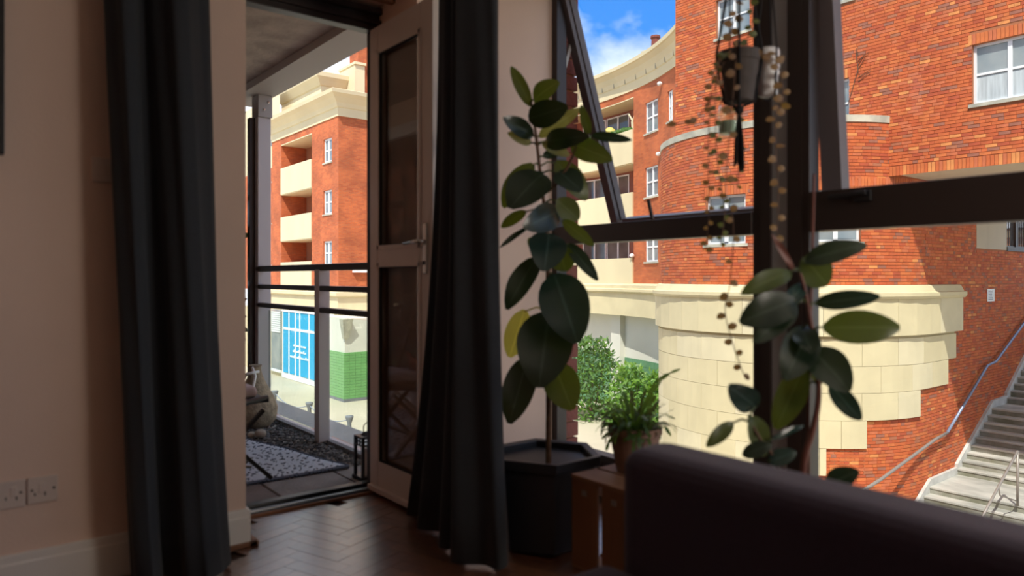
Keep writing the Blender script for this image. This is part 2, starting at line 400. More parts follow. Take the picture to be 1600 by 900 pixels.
def slab_mb(P, u0, u1, v0, v1, d0, d1, nu=1, mi=0, q=None):
    q = q or MB(); r = [u0 + (u1 - u0) * i / nu for i in range(nu + 1)]
    for a, b in zip(r, r[1:]):
        q.hexa([P(a, v0, d0), P(b, v0, d0), P(b, v1, d0), P(a, v1, d0), P(a, v0, d1), P(b, v0, d1), P(b, v1, d1), P(a, v1, d1)], mi)
    return q
def sweep_mb(P, us, prof):                               # prof: list of (v, d)
    q = MB(); n = len(prof)
    o = [P(u, v, d) for u in us for v, d in prof]; fs = []
    for i in range(len(us) - 1):
        for k in range(n - 1):
            fs.append((i * n + k, (i + 1) * n + k, (i + 1) * n + k + 1, i * n + k + 1))
    fs.append(tuple(range(n))); fs.append(tuple((len(us) - 1) * n + k for k in range(n))[::-1])
    q.add(o, fs); return q
def window_unit(P, u0, u1, v0, v1, parent, cols=2, rows=2, d=-0.12, fw=0.06, bar=0.045, pane='pane_far', net=False):
    q = MB(); 
    def b(a, c, e, f, d1): slab_mb(P, a, c, e, f, d - 0.05, d1, 1, 0, q)
    b(u0, u0 + fw, v0, v1, d + 0.02); b(u1 - fw, u1, v0, v1, d + 0.02); b(u0 + fw, u1 - fw, v0, v0 + fw, d + 0.02); b(u0 + fw, u1 - fw, v1 - fw, v1, d + 0.02)
    for i in range(1, cols): 
        c = u0 + (u1 - u0) * i / cols; b(c - bar, c + bar, v0 + fw, v1 - fw, d + 0.015)
    for i in range(1, rows):
        c = v0 + (v1 - v0) * i / rows; b(u0 + fw, u1 - fw, c - bar * .6, c + bar * .6, d + 0.01)
    fr = q.build('window_frame', M['upvc_ext'], parent)
    for i in range(cols):
        for j in range(rows):
            a, c = u0 + (u1 - u0) * i / cols, u0 + (u1 - u0) * (i + 1) / cols
            e, f = v0 + (v1 - v0) * j / rows, v0 + (v1 - v0) * (j + 1) / rows
            slab_mb(P, a + .03, c - .03, e + .02, f - .02, d - 0.03, d - 0.015).build('pane', M[pane], fr)
    if net: slab_mb(P, u0 + fw, u1 - fw, v0 + fw, v0 + (v1 - v0) * .45, d - .014, d - .012).build('net_curtain', M['net'], fr)
    slab_mb(P, u0 - .06, u1 + .06, v0 - .07, v0, d - .02, 0.05).build('window_sill', M['stone_worn'], parent)
    return fr

# ================================================================== ROOM SHELL
Yw, Xf, Yd = 3.0, 2.65, 3.39             # door wall inner face, facade inner face, door plane
Zc = 2.85
XL, YB = -3.2, -3.6
floor = kind(bx('floor', (XL, YB, -0.12), (Xf + .02, Yd + .02, -0.012), M['floor_base']))
# herringbone parquet: the blocks in view as parts, the rest of the floor as one part
BW, BL = 0.07, 0.28
pm = []
for i in range(4):
    q = MB(); q.box((-BL / 2 + .0008, -BW / 2 + .0008, -0.012), (BL / 2 - .0008, BW / 2 - .0008, 0.0)); pm.append(q.mesh('parquet_block', M['parquet'][i]))
cand = []
ca, sa = math.cos(0.35), math.sin(0.35)
rowh = BW * math.sqrt(2)
for r in range(-70, 70):
    for c in range(-16, 16):
        # horizontal block at (x, y) and vertical block: classic herringbone, step (1,1), repeat 2k
        hx, hy = (r + c * 8) * BW, r * BW
        cand.append((hx + BL / 2, hy + BW / 2, 0))
        cand.append((hx + BL + BW / 2, hy + BW / 2 - BL + BW + BL / 2 - BW / 2, 1))
near = []; rest = MB()
for (x, y, o) in cand:
    X = x * ca - y * sa + 0.6; Y = x * sa + y * ca + 1.2
    if not (XL < X < Xf - .02 and YB < Y < Yd - .03): continue
    if X < 0.98 and Y > 2.98: continue
    if X > 1.76 and Y > 2.98: continue
    a = 0.35 + o * PI / 2
    inview = 0.4 < X < 2.1 and Y > 1.85 and proj((X, Y, 0))[1] < 960
    if inview: near.append((X, Y, a))
    else:
        m = Matrix.Rotation(a, 3, 'Z'); e = [(-BL / 2 + .001, -BW / 2 + .001), (BL / 2 - .001, -BW / 2 + .001), (BL / 2 - .001, BW / 2 - .001), (-BL / 2 + .001, BW / 2 - .001)]
        pp = [m @ Vector((u, v, 0)) + Vector((X, Y, 0)) for u, v in e]
        rest.hexa([p + Vector((0, 0, -.012)) for p in pp] + pp, random.randrange(4), back=False)
for X, Y, a in near[:300]:
    inst(random.choice(pm), 'parquet_block', (X, Y, random.uniform(-.0006, .0006)), floor, (random.uniform(-.0015, .0015), random.uniform(-.0015, .0015), a))
kind(rest.build('parquet_field', M['parquet'], floor), 'stuff')

kind(bx('ceiling', (XL, YB, Zc), (Xf + .3, Yd + .1, Zc + .2), M['ceiling']))
wl_ = MB()
wl_.box((XL, Yw, -.1), (0.98, Yd + .1, Zc))               # left of the door
wl_.box((0.98, Yw, 2.50), (1.78, Yd + .06, Zc))           # lintel over the door reveal
wl_.box((1.79, Yw, -.1), (Xf + .02, Yd + .1, Zc))         # pier between door and window
kind(wl_.build('wall_left', M['wall']))
kind(bx('wall_back', (XL - .2, YB, -.1), (XL, Yd, Zc), M['wall']))
kind(bx('wall_near', (XL - .2, YB - .2, -.1), (Xf + .2, YB, Zc), M['wall']))
# storeys of our own building above and below, which shade the lane
ou = MB(); ou.box((-8, -20, Zc + .21), (Xf + .28, 3.39, 8.0)); ou.box((-8, 3.39, 2.86), (2.10, 16, 8.0)); ou.box((-8, -20, -5.05), (2.60, 3.3, -.13)); ou.box((-8, 3.4, -5.05), (2.0, 16, -.16))
ou.box((-8, -20, -.13), (XL - .2, Yd, Zc + .2))
kind(ou.build('wall_own_building', M['near_brick']))
# baseboard on the door wall, returning into the reveal
q = MB()
q.box((XL, Yw - .016, 0), (0.985, Yw, .155)); q.box((XL, Yw - .022, 0), (0.99, Yw, .125)); q.box((0.98, Yw - .016, 0), (0.996, Yw + .10, .15))
kind(q.build('baseboard_left', M['white_paint'], bevel=.004))
q = MB(); q.box((0.80, Yw - .030, 0), (1.02, Yw - .014, .022)); q.box((0.985, Yw - .03, 0), (1.025, Yw + .12, .022))
kind(q.build('trim_1', M['crate'], bevel=.004))
q = MB(); q.box((1.79, Yw - .016, 0), (Xf, Yw, .15)); kind(q.build('baseboard_right', M['white_paint'], bevel=.004))

# ------------------------------------------------------------------ balcony door
d1 = kind(bx('door_1', (0.90, Yd - .01, 2.375), (1.80, Yd + .06, 2.50), M['frame'], bevel=.004))        # frame head
bx('frame_bar', (0.90, Yd - .035, 2.405), (1.79, Yd - .01, 2.425), M['frame'], d1)
bx('frame_bar', (0.90, Yd - .045, 2.455), (1.79, Yd - .01, 2.485), M['frame'], d1)
bx('frame_jamb', (1.755, Yd - .01, 0), (1.80, Yd + .06, 2.375), M['frame'], d1)
bx('frame_jamb', (0.90, Yd - .01, 0), (0.945, Yd + .06, 2.375), M['frame'], d1)
bx('soffit_batten', (0.98, Yw + .06, 2.475), (1.79, Yw + .10, 2.50), M['crate'], d1)
bx('soffit_batten', (0.98, Yw + .21, 2.475), (1.79, Yw + .25, 2.50), M['crate'], d1)
q = MB(); q.box((0.945, Yd - .05, 0), (1.76, Yd + .07, .018)); q.box((0.945, Yd + .0, .018), (1.76, Yd + .05, .040))
q.build('threshold', M['black_metal'], d1, bevel=.003)
bx('threshold_strip', (0.945, Yd - .040, .0181), (1.76, Yd - .008, .024), M['alu'], d1)
bx('threshold_edge', (0.945, Yd - .066, 0), (1.76, Yd - .05, .012), M['crate'], d1)
# the leaf stands open at a right angle; hinge at Y = Yd, free edge towards the room
LX0, LX1, LY0, LY1, LZ0, LZ1 = 1.735, 1.785, 2.775, Yd - .012, 0.012, 2.372
leaf = bx('door_leaf', (LX0, LY0 + .1005, LZ0), (LX1, LY1 - .0855, LZ0 + .145), M['upvc'], d1, bevel=.004)
lm = MB()
lm.box((LX0, LY0, LZ0), (LX1, LY0 + .10, LZ1)); lm.box((LX0, LY1 - .085, LZ0), (LX1, LY1, LZ1))
lm.box((LX0, LY0 + .1005, LZ1 - .13), (LX1, LY1 - .0855, LZ1)); lm.box((LX0, LY0 + .1005, 1.165), (LX1, LY1 - .0855, 1.245))
lm.build('stile', M['upvc'], leaf, bevel=.004)
bd = MB()
for za, zb in ((LZ0 + .145, 1.165), (1.245, LZ1 - .13)):
    ya, yb = LY0 + .10, LY1 - .085; x0, x1 = LX0 - .006, LX0 + .012
    bd.box((x0, ya - .006, za - .006), (x1, ya + .016, zb + .006)); bd.box((x0, yb - .016, za - .006), (x1, yb + .006, zb + .006))
    bd.box((x0, ya, za - .006), (x1, yb, za + .014)); bd.box((x0, ya, zb - .014), (x1, yb, zb + .006))
bd.build('glazing_bead', M['upvc'], leaf)
for za, zb in ((LZ0 + .145, 1.165), (1.245, LZ1 - .13)):
    bx('pane', (1.757, LY0 + .09, za - .01), (1.763, LY1 - .08, zb + .01), M['glass_door'], leaf)
gk = MB()
for za, zb in ((LZ0 + .145, 1.165), (1.245, LZ1 - .13)):
    ya, yb = LY0 + .117, LY1 - .102
    gk.box((LX0 + .0, yb - .006, za + .014), (LX0 + .014, yb, zb - .014)); gk.box((LX0, ya, za + .014), (LX0 + .014, yb, za + .019)); gk.box((LX0, ya, zb - .019), (LX0 + .014, yb, zb - .014))
gk.build('glazing_gasket', M['rubber'], leaf)
bx('weather_bar', (LX0 - .022, LY0 + .01, LZ0 + .004), (LX0, LY1 - .01, LZ0 + .032), M['upvc'], leaf, bevel=.004)
hp = bx('handle_plate', (LX0 - .012, LY0 + .035, 1.115), (LX0, LY0 + .068, 1.345), M['chrome'], leaf, bevel=.004)
q = MB(); q.tube([(LX0 - .01, LY0 + .05, 1.262), (LX0 - .045, LY0 + .05, 1.262)], .010, 10); q.tube([(LX0 - .045, LY0 + .045, 1.262), (LX0 - .05, LY0 + .07, 1.262), (LX0 - .05, LY0 + .17, 1.255)], [.0105, .0105, .008], 10)
q.build('handle_lever', M['chrome'], leaf, smooth=True)
q = MB(); q.lathe((0, 0, 0), [(.0001, -.003), (.009, -.003), (.009, .003), (.0001, .003)], 12)
kc = q.build('lock_cylinder', M['rubber'], leaf); kc.rotation_euler = (0, PI / 2, 0); kc.location = (LX0 - .014, LY0 + .05, 1.165)

# ------------------------------------------------------------------ facade windows
PO = 0.165                                # post width
pan = [(1.70, 3.0), (0.20, 1.53), (-1.30, 0.03), (-2.80, -1.47)]
ZS, ZH, ZT0, ZT1 = 0.13, 2.74, 1.277, 1.372
lw = MB(); lw.box((Xf - .02, YB, -.1), (Xf + .25, 3.0, ZS)); lw.box((Xf - .02, YB, ZH), (Xf + .25, 3.0, Zc + .1)); lw.box((Xf - .02, YB - .2, -.1), (Xf + .25, -2.95, Zc))
kind(lw.build('wall_front', M['wall']))
def window(n, y0, y1, open_deg, zt1):
    fr = MB(); x0, x1 = Xf, Xf + .075
    fr.box((x0, y0, ZS), (x1, y0 + .04, ZH)); fr.box((x0, y1 - .04, ZS), (x1, y1, ZH))
    fr.box((x0, y0 + .0402, ZH - .05), (x1, y1 - .0402, ZH)); fr.box((x0, y0 + .0402, ZS), (x1, y1 - .0402, ZS + .06)); fr.box((x0 - .01, y0 + .0402, ZT0), (x1, y1 - .0402, zt1))
    wn = kind(fr.build('window_%d' % n, M['frame'], bevel=.004))
    bx('pane', (Xf + .035, y0 + .035, ZS + .05), (Xf + .041, y1 - .035, ZT0 + .01), M['glass'], wn)
    # top-hung sash, swung outward about its head
    a = math.radians(open_deg); hz = ZH - .055; hx = Xf + .05; Ls = hz - zt1 + .06
    def S(u, l, d):                       # u along Y, l down the sash from the hinge, d outward thickness
        return Vector((hx + math.sin(a) * l + math.cos(a) * d, u, hz - math.cos(a) * l + math.sin(a) * d))
    q = MB(); ya, yb = y0 + .02, y1 - .012
    def b(u0, u1, l0, l1, d0=-.02, d1=.035): q.hexa([S(u0, l0, d0), S(u1, l0, d0), S(u1, l1, d0), S(u0, l1, d0), S(u0, l0, d1), S(u1, l0, d1), S(u1, l1, d1), S(u0, l1, d1)])
    b(ya, ya + .055, 0, Ls); b(yb - (.055 if n == 1 else .085), yb, 0, Ls, -.03); b(ya + .0552, yb - .0852, 0, .05); b(ya + .0552, yb - .0852, Ls - .06, Ls)
    b(ya + .05, ya + .062, .04, Ls - .05, .0, .045); b(yb - .062, yb - .05, .04, Ls - .05, .0, .045)
    sh = q.build('sash', M['sash'], wn, bevel=.003)
    g = MB(); g.hexa([S(ya + .05, .045, .010), S(yb - .05, .045, .010), S(yb - .05, Ls - .055, .010), S(ya + .05, Ls - .055, .010), S(ya + .05, .045, .015), S(yb - .05, .045, .015), S(yb - .05, Ls - .055, .015), S(ya + .05, Ls - .055, .015)])
    g.build('pane', M['glass'], sh)
    q = MB()
    for u in (ya + .004, yb - .004):
        k = .27
        q.bar(S(u, k, -.005), (Xf + .03, u, hz - .56), .016, .020); q.bar(S(u, k, -.005), (Xf + .03, u, hz - .02), .016, .020)
    q.build('stay_arm', M['stay'], wn)
    return wn
w1 = window(1, 1.70, 3.0, 18.8, ZT1)
w2 = window(2, 0.20, 1.53, 5.6, 1.43)
w3 = window(3, -1.30, 0.03, 14.0, 1.43)
w4 = window(4, -2.80, -1.47, 0.0, ZT1)
# cockspur handle on the transom of window 2, casement peg on window 1
p = on_x(1352, 309, Xf)
q = MB(); q.box((Xf - .024, p.y - .030, 1.375), (Xf - .008, p.y + .030, 1.415)); q.bar((Xf - .035, p.y - .02, 1.405), (Xf - .035, p.y + .12, 1.398), .014, .018)
q.build('handle', M['black_metal'], w2, bevel=.003)
p = on_x(1020, 343, Xf + .03)
q = MB(); q.tube([(Xf + .03, p.y, ZT1 - .005), (Xf + .012, p.y + .012, ZT1 + .10)], .009, 8); q.build('stay_peg', M['black_metal'], w1)
for n, y in enumerate((1.53, 0.03, -1.47)):
    q = MB(); q.box((Xf + .012, y + .03, -.05), (Xf + .072, y + PO - .03, ZH + .05))
    t = kind(q.build('trim_%d' % (n + 2), M['frame_out'], bevel=.006))
    bx('cover_strip', (Xf - .004, y - .01, ZS), (Xf + .06, y + .052, ZH), M['frame'], t)
    bx('cover_strip', (Xf - .004, y + .128, ZS), (Xf + .06, y + PO + .01, ZH), M['frame'], t)
bx_s = kind(bx('trim_5', (Xf - .10, YB, ZS - .03), (Xf + .03, 3.0, ZS), M['frame']))     # sill board
# brick pilaster outside, at the far end of window 1
pil = kind(bx('wall_pilaster', (Xf + .03, 3.05, -5), (Xf + .20, 3.38, 8.0), M['mortar']))
bm_ = MB(); bm_.box((-.115, -.17, -.039), (.115, .17, .039)); bme = bm_.mesh('pilaster_brick', M['near_brick'])
for k in range(-4, 32):
    inst(bme, 'brick', (Xf + .115 + random.uniform(-.003, .003) , 3.205 + random.uniform(-.004, .004), .05 + k * .09), pil)

# ------------------------------------------------------------------ wall fittings
sk = empty('double_socket', (0.2, Yw, .3), 'white twin socket plate low on the beige wall left of the curtain', 'socket')
pa = on_y(2, 0, Yw).x; pb = on_y(41, 0, Yw).x; pc = on_y(90, 0, Yw).x
bx('face_plate', (pa - .02, Yw - .010, .310), (pb - .002, Yw, .405), M['socket'], sk, bevel=.003)
bx('face_plate', (pb + .002, Yw - .010, .314), (pc, Yw, .405), M['socket'], sk, bevel=.003)
for xx in (pa + .025, pb + .035):
    bx('rocker_switch', (xx, Yw - .0125, .350), (xx + .018, Yw - .009, .385), M['socket'], sk, bevel=.0015)
for xx in (pb - .016, pb + .016, pc - .012):
    q = MB(); q.lathe((xx, Yw - .010, .362), [(.0001, -.003), (.0035, -.003), (.0035, .003), (.0001, .003)], 8); q.build('screw_cap', M['rubber'], sk)
for xx in (pa + .010, pb + .022):
    bx('pin_hole', (xx, Yw - .0105, .342), (xx + .004, Yw - .0095, .352), M['rubber'], sk); bx('pin_hole', (xx + .03, Yw - .0105, .338), (xx + .034, Yw - .0095, .352), M['rubber'], sk)
th = empty('switch_plate', (0.42, Yw, 1.47), 'dim double light switch plate on the wall beside the left curtain', 'switch')
pa, pb = on_y(143, 0, Yw).x, on_y(186, 0, Yw).x
bx('face_plate', (pa, Yw - .010, 1.445), (pb, Yw, 1.535), M['socket'], th, bevel=.003)
for k in (0.3, 0.6):
    bx('rocker_switch', (pa + (pb - pa) * k - .008, Yw - .014, 1.47), (pa + (pb - pa) * k + .008, Yw - .009, 1.51), M['socket'], th, bevel=.0015)
pf = empty('wall_picture', (-.3, Yw, 1.5), 'black edged wall panel cut off by the left border of the picture', 'picture')
bx('frame', (-.75, Yw - .045, 1.512), (0.168, Yw, 2.25), M['black_metal'], pf, bevel=.004)
bx('picture_surface', (-.72, Yw - .047, 1.54), (0.138, Yw - .044, 2.22), M['slate'], pf)

# ------------------------------------------------------------------ curtains
def catmull(pts, n):
    out_ = []; P_ = [pts[0]] + list(pts) + [pts[-1]]
    for i in range(1, len(P_) - 2):
        for k in range(n):
            t = k / n; a, b, c, d = (Vector(x) for x in P_[i - 1:i + 3])
            out_.append(0.5 * ((2 * b) + (c - a) * t + (2 * a - 5 * b + 4 * c - d) * t * t + (3 * b - a - 3 * c + d) * t ** 3))
    out_.append(Vector(pts[-1])); return out_
def curtain(name, label, bot, top, z0f, flare, z1=2.72):
    A = catmull(bot, 8); B = catmull(top, 8); nz = 14; o = []; fs = []
    n = len(A)
    for k in range(nz + 1):
        t = k / nz
        for i in range(n):
            z0 = z0f(i / (n - 1)); tt = flare(t)
            p = A[i].lerp(B[i], tt); sway = .006 * math.sin(5 * t + i * .5)
            o.append((p.x + sway, p.y + sway * .6, z0 + (z1 - z0) * t))
    for k in range(nz):
        for i in range(n - 1): fs.append((k * n + i, k * n + i + 1, (k + 1) * n + i + 1, (k + 1) * n + i))
    q = MB(); q.add(o, fs)
    e = empty(name, (A[n // 2].x, A[n // 2].y, 0), label, 'curtain')
    c = q.build('cloth', M['curtain'], e, smooth=True)
    s = c.modifiers.new('solid', 'SOLIDIFY'); s.thickness = .006
    return e
bt = [(.535, 2.875), (.54, 2.80), (.575, 2.755), (.61, 2.80), (.64, 2.86), (.675, 2.80), (.70, 2.745), (.745, 2.72), (.79, 2.735), (.835, 2.775), (.865, 2.83), (.86, 2.87)]
tp = [(.43, 2.88), (.45, 2.83), (.485, 2.79), (.525, 2.82), (.55, 2.885), (.59, 2.85), (.62, 2.79), (.655, 2.76), (.695, 2.785), (.73, 2.84), (.775, 2.86), (.785, 2.89)]
cl = curtain('curtain', 'charcoal curtain hanging left of the balcony door', bt, tp, lambda s: .012, lambda t: t ** .8)
bt = [(1.715, 2.90), (1.665, 2.88), (1.70, 2.80), (1.615, 2.70), (1.68, 2.58), (1.565, 2.46), (1.64, 2.38), (1.53, 2.32), (1.60, 2.22), (1.63, 2.14), (1.69, 2.17), (1.72, 2.28)]
tp = [(1.725, 2.70), (1.705, 2.665), (1.715, 2.63), (1.67, 2.58), (1.70, 2.52), (1.62, 2.44), (1.66, 2.39), (1.58, 2.36), (1.62, 2.29), (1.64, 2.23), (1.68, 2.215), (1.72, 2.30)]
cr_ = curtain('curtain', 'near black curtain bunched against the open glazed door leaf', bt, tp, lambda s: .012 if s > .3 else .012 + .05 * (.3 - s), lambda t: 1 - (1 - t) ** 2.6)

# ------------------------------------------------------------------ sofa
sf = empty('sofa', (1.1, 0, 0), 'low plum grey sofa with its back along the window', 'sofa')
q = MB(); q.box((1.275, -1.4, .10), (1.455, 1.215, .692)); o = q.build('backrest', M['sofa'], sf, smooth=False, bevel=.055, seg=5)
q = MB(); q.box((.50, -1.38, .12), (1.27, 1.25, .285)); q.build('base', M['sofa'], sf, bevel=.03, seg=3)
q = MB(); q.box((.48, -.10, .287), (1.27, 1.24, .42)); q.build('seat_cushion', M['sofa'], sf, bevel=.045, seg=4)
q = MB(); q.box((.48, -1.38, .287), (1.27, -.11, .42)); q.build('seat_cushion', M['sofa'], sf, bevel=.045, seg=4)
for x, y in ((.56, 1.15), (1.38, 1.15), (.56, -1.3), (1.38, -1.3)):
    q = MB(); q.tube([(x, y, 0), (x, y, .125)], [.016, .022], 10); q.build('leg', M['black_metal'], sf)

# ------------------------------------------------------------------ added fill light, an unseen glowing globe on a stand that brightens the room
lp = Vector((2.15, -.55, 0))
fl = empty('fill_lamp', lp, 'added fill light out of view behind the sofa, shaped as a paper globe on a stand', 'lamp')
q = MB(); q.lathe(lp, [(.15, 0), (.15, .018), (.02, .026), (.0001, .026)], 24); q.build('base', M['black_metal'], fl)
q = MB(); q.tube([lp + Vector((0, 0, .02)), lp + Vector((0, 0, 1.32))], .011, 10); q.build('pole', M['black_metal'], fl)
em = bpy.data.materials.new('fill_glow'); em.use_nodes = True
b_ = em.node_tree.nodes['Principled BSDF']; b_.inputs['Base Color'].default_value = (.85, .83, .8, 1); b_.inputs['Emission Color'].default_value = (1.0, .90, .78, 1); b_.inputs['Emission Strength'].default_value = 14.5  # emission added to lift the room's brightness
q = MB(); q.blob(lp + Vector((0, 0, 1.58)), (.29, .29, .27), 24, 14); q.build('fill_globe', em, fl, smooth=True)

# ================================================================== INDOOR PLANTS
CAMP = Vector((0, 0, EYE))
def tubepath(pts, n=5): return catmull(pts, n)
def big_leaf(parent, spec, t0, petiole_from=None):
    bxp, byp, tx, ty, wpx, mk, dz, droop = spec
    p0 = at(bxp, byp, t0 + random.uniform(-.03, .03)); p1 = at(tx, ty, t0 + dz)
    view = (CAMP - (p0 + p1) / 2).normalized()
    rx = Vector((random.uniform(-.28, .28), random.uniform(-.28, .28), random.uniform(0.0, .45)))
    nrm = view + rx
    q = MB(); q.leaf(p0, p1, wpx * t0 / FPX * 1.05, nrm, droop, 0.16, 9, 6)
    lf = q.build('leaf', M[mk], parent, smooth=True)
    if petiole_from is not None:
        d = (p1 - p0) * .04
        pq = MB(); pq.tube([petiole_from, (petiole_from + p0) / 2 + Vector((0, 0, .008)), p0 + d], [.0042, .0036, .003], 6)
        pq.build('petiole', M['leaf_olive'] if mk != 'leaf_yellow' else M['leaf_yellow'], lf, smooth=True)
    return lf
def nearest(path, p):
    return min(path, key=lambda a: (a - p).length + 0.5 * max(0, a.z - p.z))

# ---- tall rubber plant in the hexagonal pot
T1 = 2.9
pc_ = Vector((1.955, 2.255, 0))
rp = empty('rubber_plant', pc_, 'tall rubber plant with big dark leaves beside the black curtain', 'plant')
stem_px = [(857, 745), (857, 690), (857, 600), (855, 500), (856, 400), (851, 330), (843, 260), (836, 200), (830, 160)]
sp = tubepath([at(x, y, T1) for x, y in stem_px], 6)
q = MB(); q.tube(sp, [.0125 - .008 * i / len(sp) for i in range(len(sp))], 10); q.build('stem', M['stem'], rp, smooth=True)
sp2 = tubepath([at(843, 262, T1), at(860, 292, T1 - .02), at(884, 262, T1 - .05), at(905, 225, T1 - .08)], 5)
q = MB(); q.tube(tubepath([at(855, 300, T1), at(872, 285, T1 - .03), at(890, 255, T1 - .05), at(902, 228, T1 - .06)], 5), .006, 8); q.build('branch', M['stem'], rp, smooth=True)
LV = [(829, 166, 799, 104, 20, 'leaf_olive', .02, .05), (834, 158, 874, 128, 32, 'leaf_olive', -.1, .10), (826, 186, 887, 166, 40, 'leaf_dark', -.12, .06),
      (833, 213, 786, 184, 27, 'leaf_dark', -.10, .05), (830, 224, 793, 208, 18, 'leaf_pale', -.05, .05), (842, 214, 908, 169, 22, 'leaf_pale', -.05, .06),
      (921, 210, 908, 164, 15, 'leaf_olive', -.1, .05), (852, 222, 920, 212, 32, 'leaf_dark', -.15, .10), (924, 211, 987, 219, 15, 'leaf_sky_teal', -.10, .07),
      (893, 224, 957, 250, 34, 'leaf_olive', -.12, .16), (846, 222, 890, 243, 18, 'leaf_pale', .03, .04), (872, 268, 908, 299, 38, 'leaf_sky_teal', -.12, .06),
      (868, 252, 917, 312, 38, 'leaf_olive', .04, .06), (833, 256, 786, 324, 38, 'leaf_olive', .03, .07), (850, 272, 797, 326, 62, 'leaf_dark', -.14, .08),
      (822, 330, 783, 355, 18, 'leaf_olive', .02, .05), (872, 330, 818, 356, 42, 'leaf_dark', -.15, .08), (825, 355, 781, 387, 9, 'leaf_dark', -.05, .05),
      (870, 312, 904, 343, 34, 'leaf_olive', .05, .05), (879, 344, 928, 384, 20, 'leaf_olive', -.05, .06), (858, 364, 850, 424, 56, 'leaf_sky_teal', -.13, .07),
      (887, 380, 934, 438, 22, 'leaf_sky_teal', -.06, .06), (872, 382, 884, 424, 40, 'leaf_olive', .06, .05), (841, 402, 792, 484, 38, 'leaf_dark', -.10, .07),
      (866, 428, 902, 536, 72, 'leaf_sky_teal', -.16, .08), (858, 488, 842, 606, 82, 'leaf_dark', -.16, .07), (826, 558, 796, 662, 48, 'leaf_dark', -.10, .06),
      (866, 568, 894, 641, 54, 'leaf_olive', -.06, .06), (820, 484, 796, 558, 38, 'leaf_yellow', .03, .05), (835, 585, 812, 612, 16, 'leaf_yellow', .03, .05),
      (846, 392, 826, 372, 20, 'leaf_olive', .06, .05), (852, 455, 878, 480, 30, 'leaf_dark', .05, .05), (848, 245, 876, 236, 16, 'leaf_sky_teal', .05, .04),
      (846, 330, 868, 352, 26, 'leaf_dark', .05, .05)]
for s in LV:
    b = at(s[0], s[1], T1); big_leaf(rp, s, T1, nearest(sp + [at(902, 228, T1 - .06)], b))
# pot (hexagonal, tapered, with a thick rim): a thing of its own the plant stands in
hx = empty('hexagonal_planter', pc_, 'black six sided planter holding the tall rubber plant', 'planter')
H0, R0, R1 = .385, .185, .225
ang = math.radians(51.7 + 8)
q = MB(); q.lathe(pc_, [(R0 * .78, .0), (R0, .02), (R1 * .94, H0 - .045), (R1 * .94, H0 - .03)], 6, 0, ang); q.build('body', M['black_plastic'], hx, bevel=.006)
q = MB(); q.lathe(pc_, [(R1 * .90, H0 - .045), (R1 * 1.04, H0 - .04), (R1 * 1.06, H0), (R1 * .90, H0 - .004), (R1 * .86, H0 - .09)], 6, 0, ang)
q.f.pop(); q.f.pop(); q.m.pop(); q.m.pop(); q.uv.pop(); q.uv.pop()
q.build('rim', M['black_plastic'], hx, bevel=.003)
q = MB(); q.lathe(pc_, [(R1 * .88, H0 - .10), (R1 * .5, H0 - .088), (.0001, H0 - .082)], 6, 0, ang); q.build('soil', M['soil'], hx)

# ---- second rubber plant, behind the sofa
T2 = 2.1
pc2 = at(1258, 790, T2); pc2.z = 0
r2 = empty('rubber_plant', pc2, 'rubber plant on thin reddish stems behind the sofa', 'plant')
sp = tubepath([at(x, y, T2) for x, y in [(1256, 800), (1256, 722), (1270, 672), (1279, 620), (1276, 560), (1268, 510), (1258, 455), (1248, 420)]], 6)
q = MB(); q.tube(sp, [.0105 - .006 * i / len(sp) for i in range(len(sp))], 9); q.build('stem', M['red_stem'], r2, smooth=True)
sb = tubepath([at(x, y, T2 - .02) for x, y in [(1236, 800), (1212, 720), (1190, 690), (1170, 655)]], 6)
q = MB(); q.tube(sb, .0045, 8); q.build('stem', M['stem'], r2, smooth=True)
LV = [(1256, 410, 1354, 383, 36, 'leaf_dark', -.05, .08), (1256, 402, 1292, 446, 48, 'leaf_olive', .02, .06), (1236, 426, 1158, 460, 32, 'leaf_olive', -.06, .08),
      (1274, 474, 1375, 463, 28, 'leaf_sky_teal', -.08, .07), (1286, 512, 1406, 512, 50, 'leaf_olive', -.06, .05), (1243, 470, 1156, 505, 52, 'leaf_dark', -.05, .08),
      (1244, 476, 1178, 536, 36, 'leaf_dark', -.08, .05), (1259, 443, 1218, 488, 24, 'leaf_sky_teal', -.05, .04), (1266, 512, 1226, 594, 54, 'leaf_dark', -.08, .06),
      (1252, 512, 1268, 552, 36, 'leaf_dark', -.08, .06), (1266, 545, 1327, 612, 56, 'leaf_dark', -.10, .08), (1296, 600, 1345, 656, 30, 'leaf_sky_teal', -.03, .07),
      (1256, 572, 1212, 670, 44, 'leaf_olive', .02, .05), (1182, 636, 1138, 602, 40, 'leaf_sky_teal', -.10, .05), (1145, 660, 1104, 698, 22, 'leaf_olive', -.03, .05),
      (1170, 652, 1196, 712, 40, 'leaf_olive', .03, .05), (1205, 687, 1256, 665, 11, 'leaf_sky_teal', .0, .05), (1160, 712, 1206, 694, 24, 'leaf_dark', -.03, .05),
      (1200, 722, 1244, 706, 26, 'leaf_sky_teal', -.03, .05), (1290, 760, 1342, 736, 34, 'leaf_sky_teal', -.05, .05), (1241, 424, 1206, 366, 11, 'red_stem', -.03, .03),
      (1262, 600, 1232, 640, 22, 'leaf_dark', .03, .05), (1270, 560, 1276, 596, 22, 'leaf_olive', .04, .05)]
for s in LV:
    b = at(s[0], s[1], T2)
    big_leaf(r2, s, T2, nearest(sp + sb, b))
stk = MB(); stk.tube([at(1263, 800, T2 + .02), at(1263, 640, T2 + .02), at(1272, 272, T2 + .02)], [.005, .005, .0042], 7)
tag(stk.build('plant_stake', M['red_stem'], smooth=True), 'thin reddish cane propping the plant behind the sofa', 'cane')
q = MB(); q.lathe(pc2, [(.10, 0), (.125, .02), (.15, .30), (.158, .33), (.145, .33), (.14, .29)], 24)
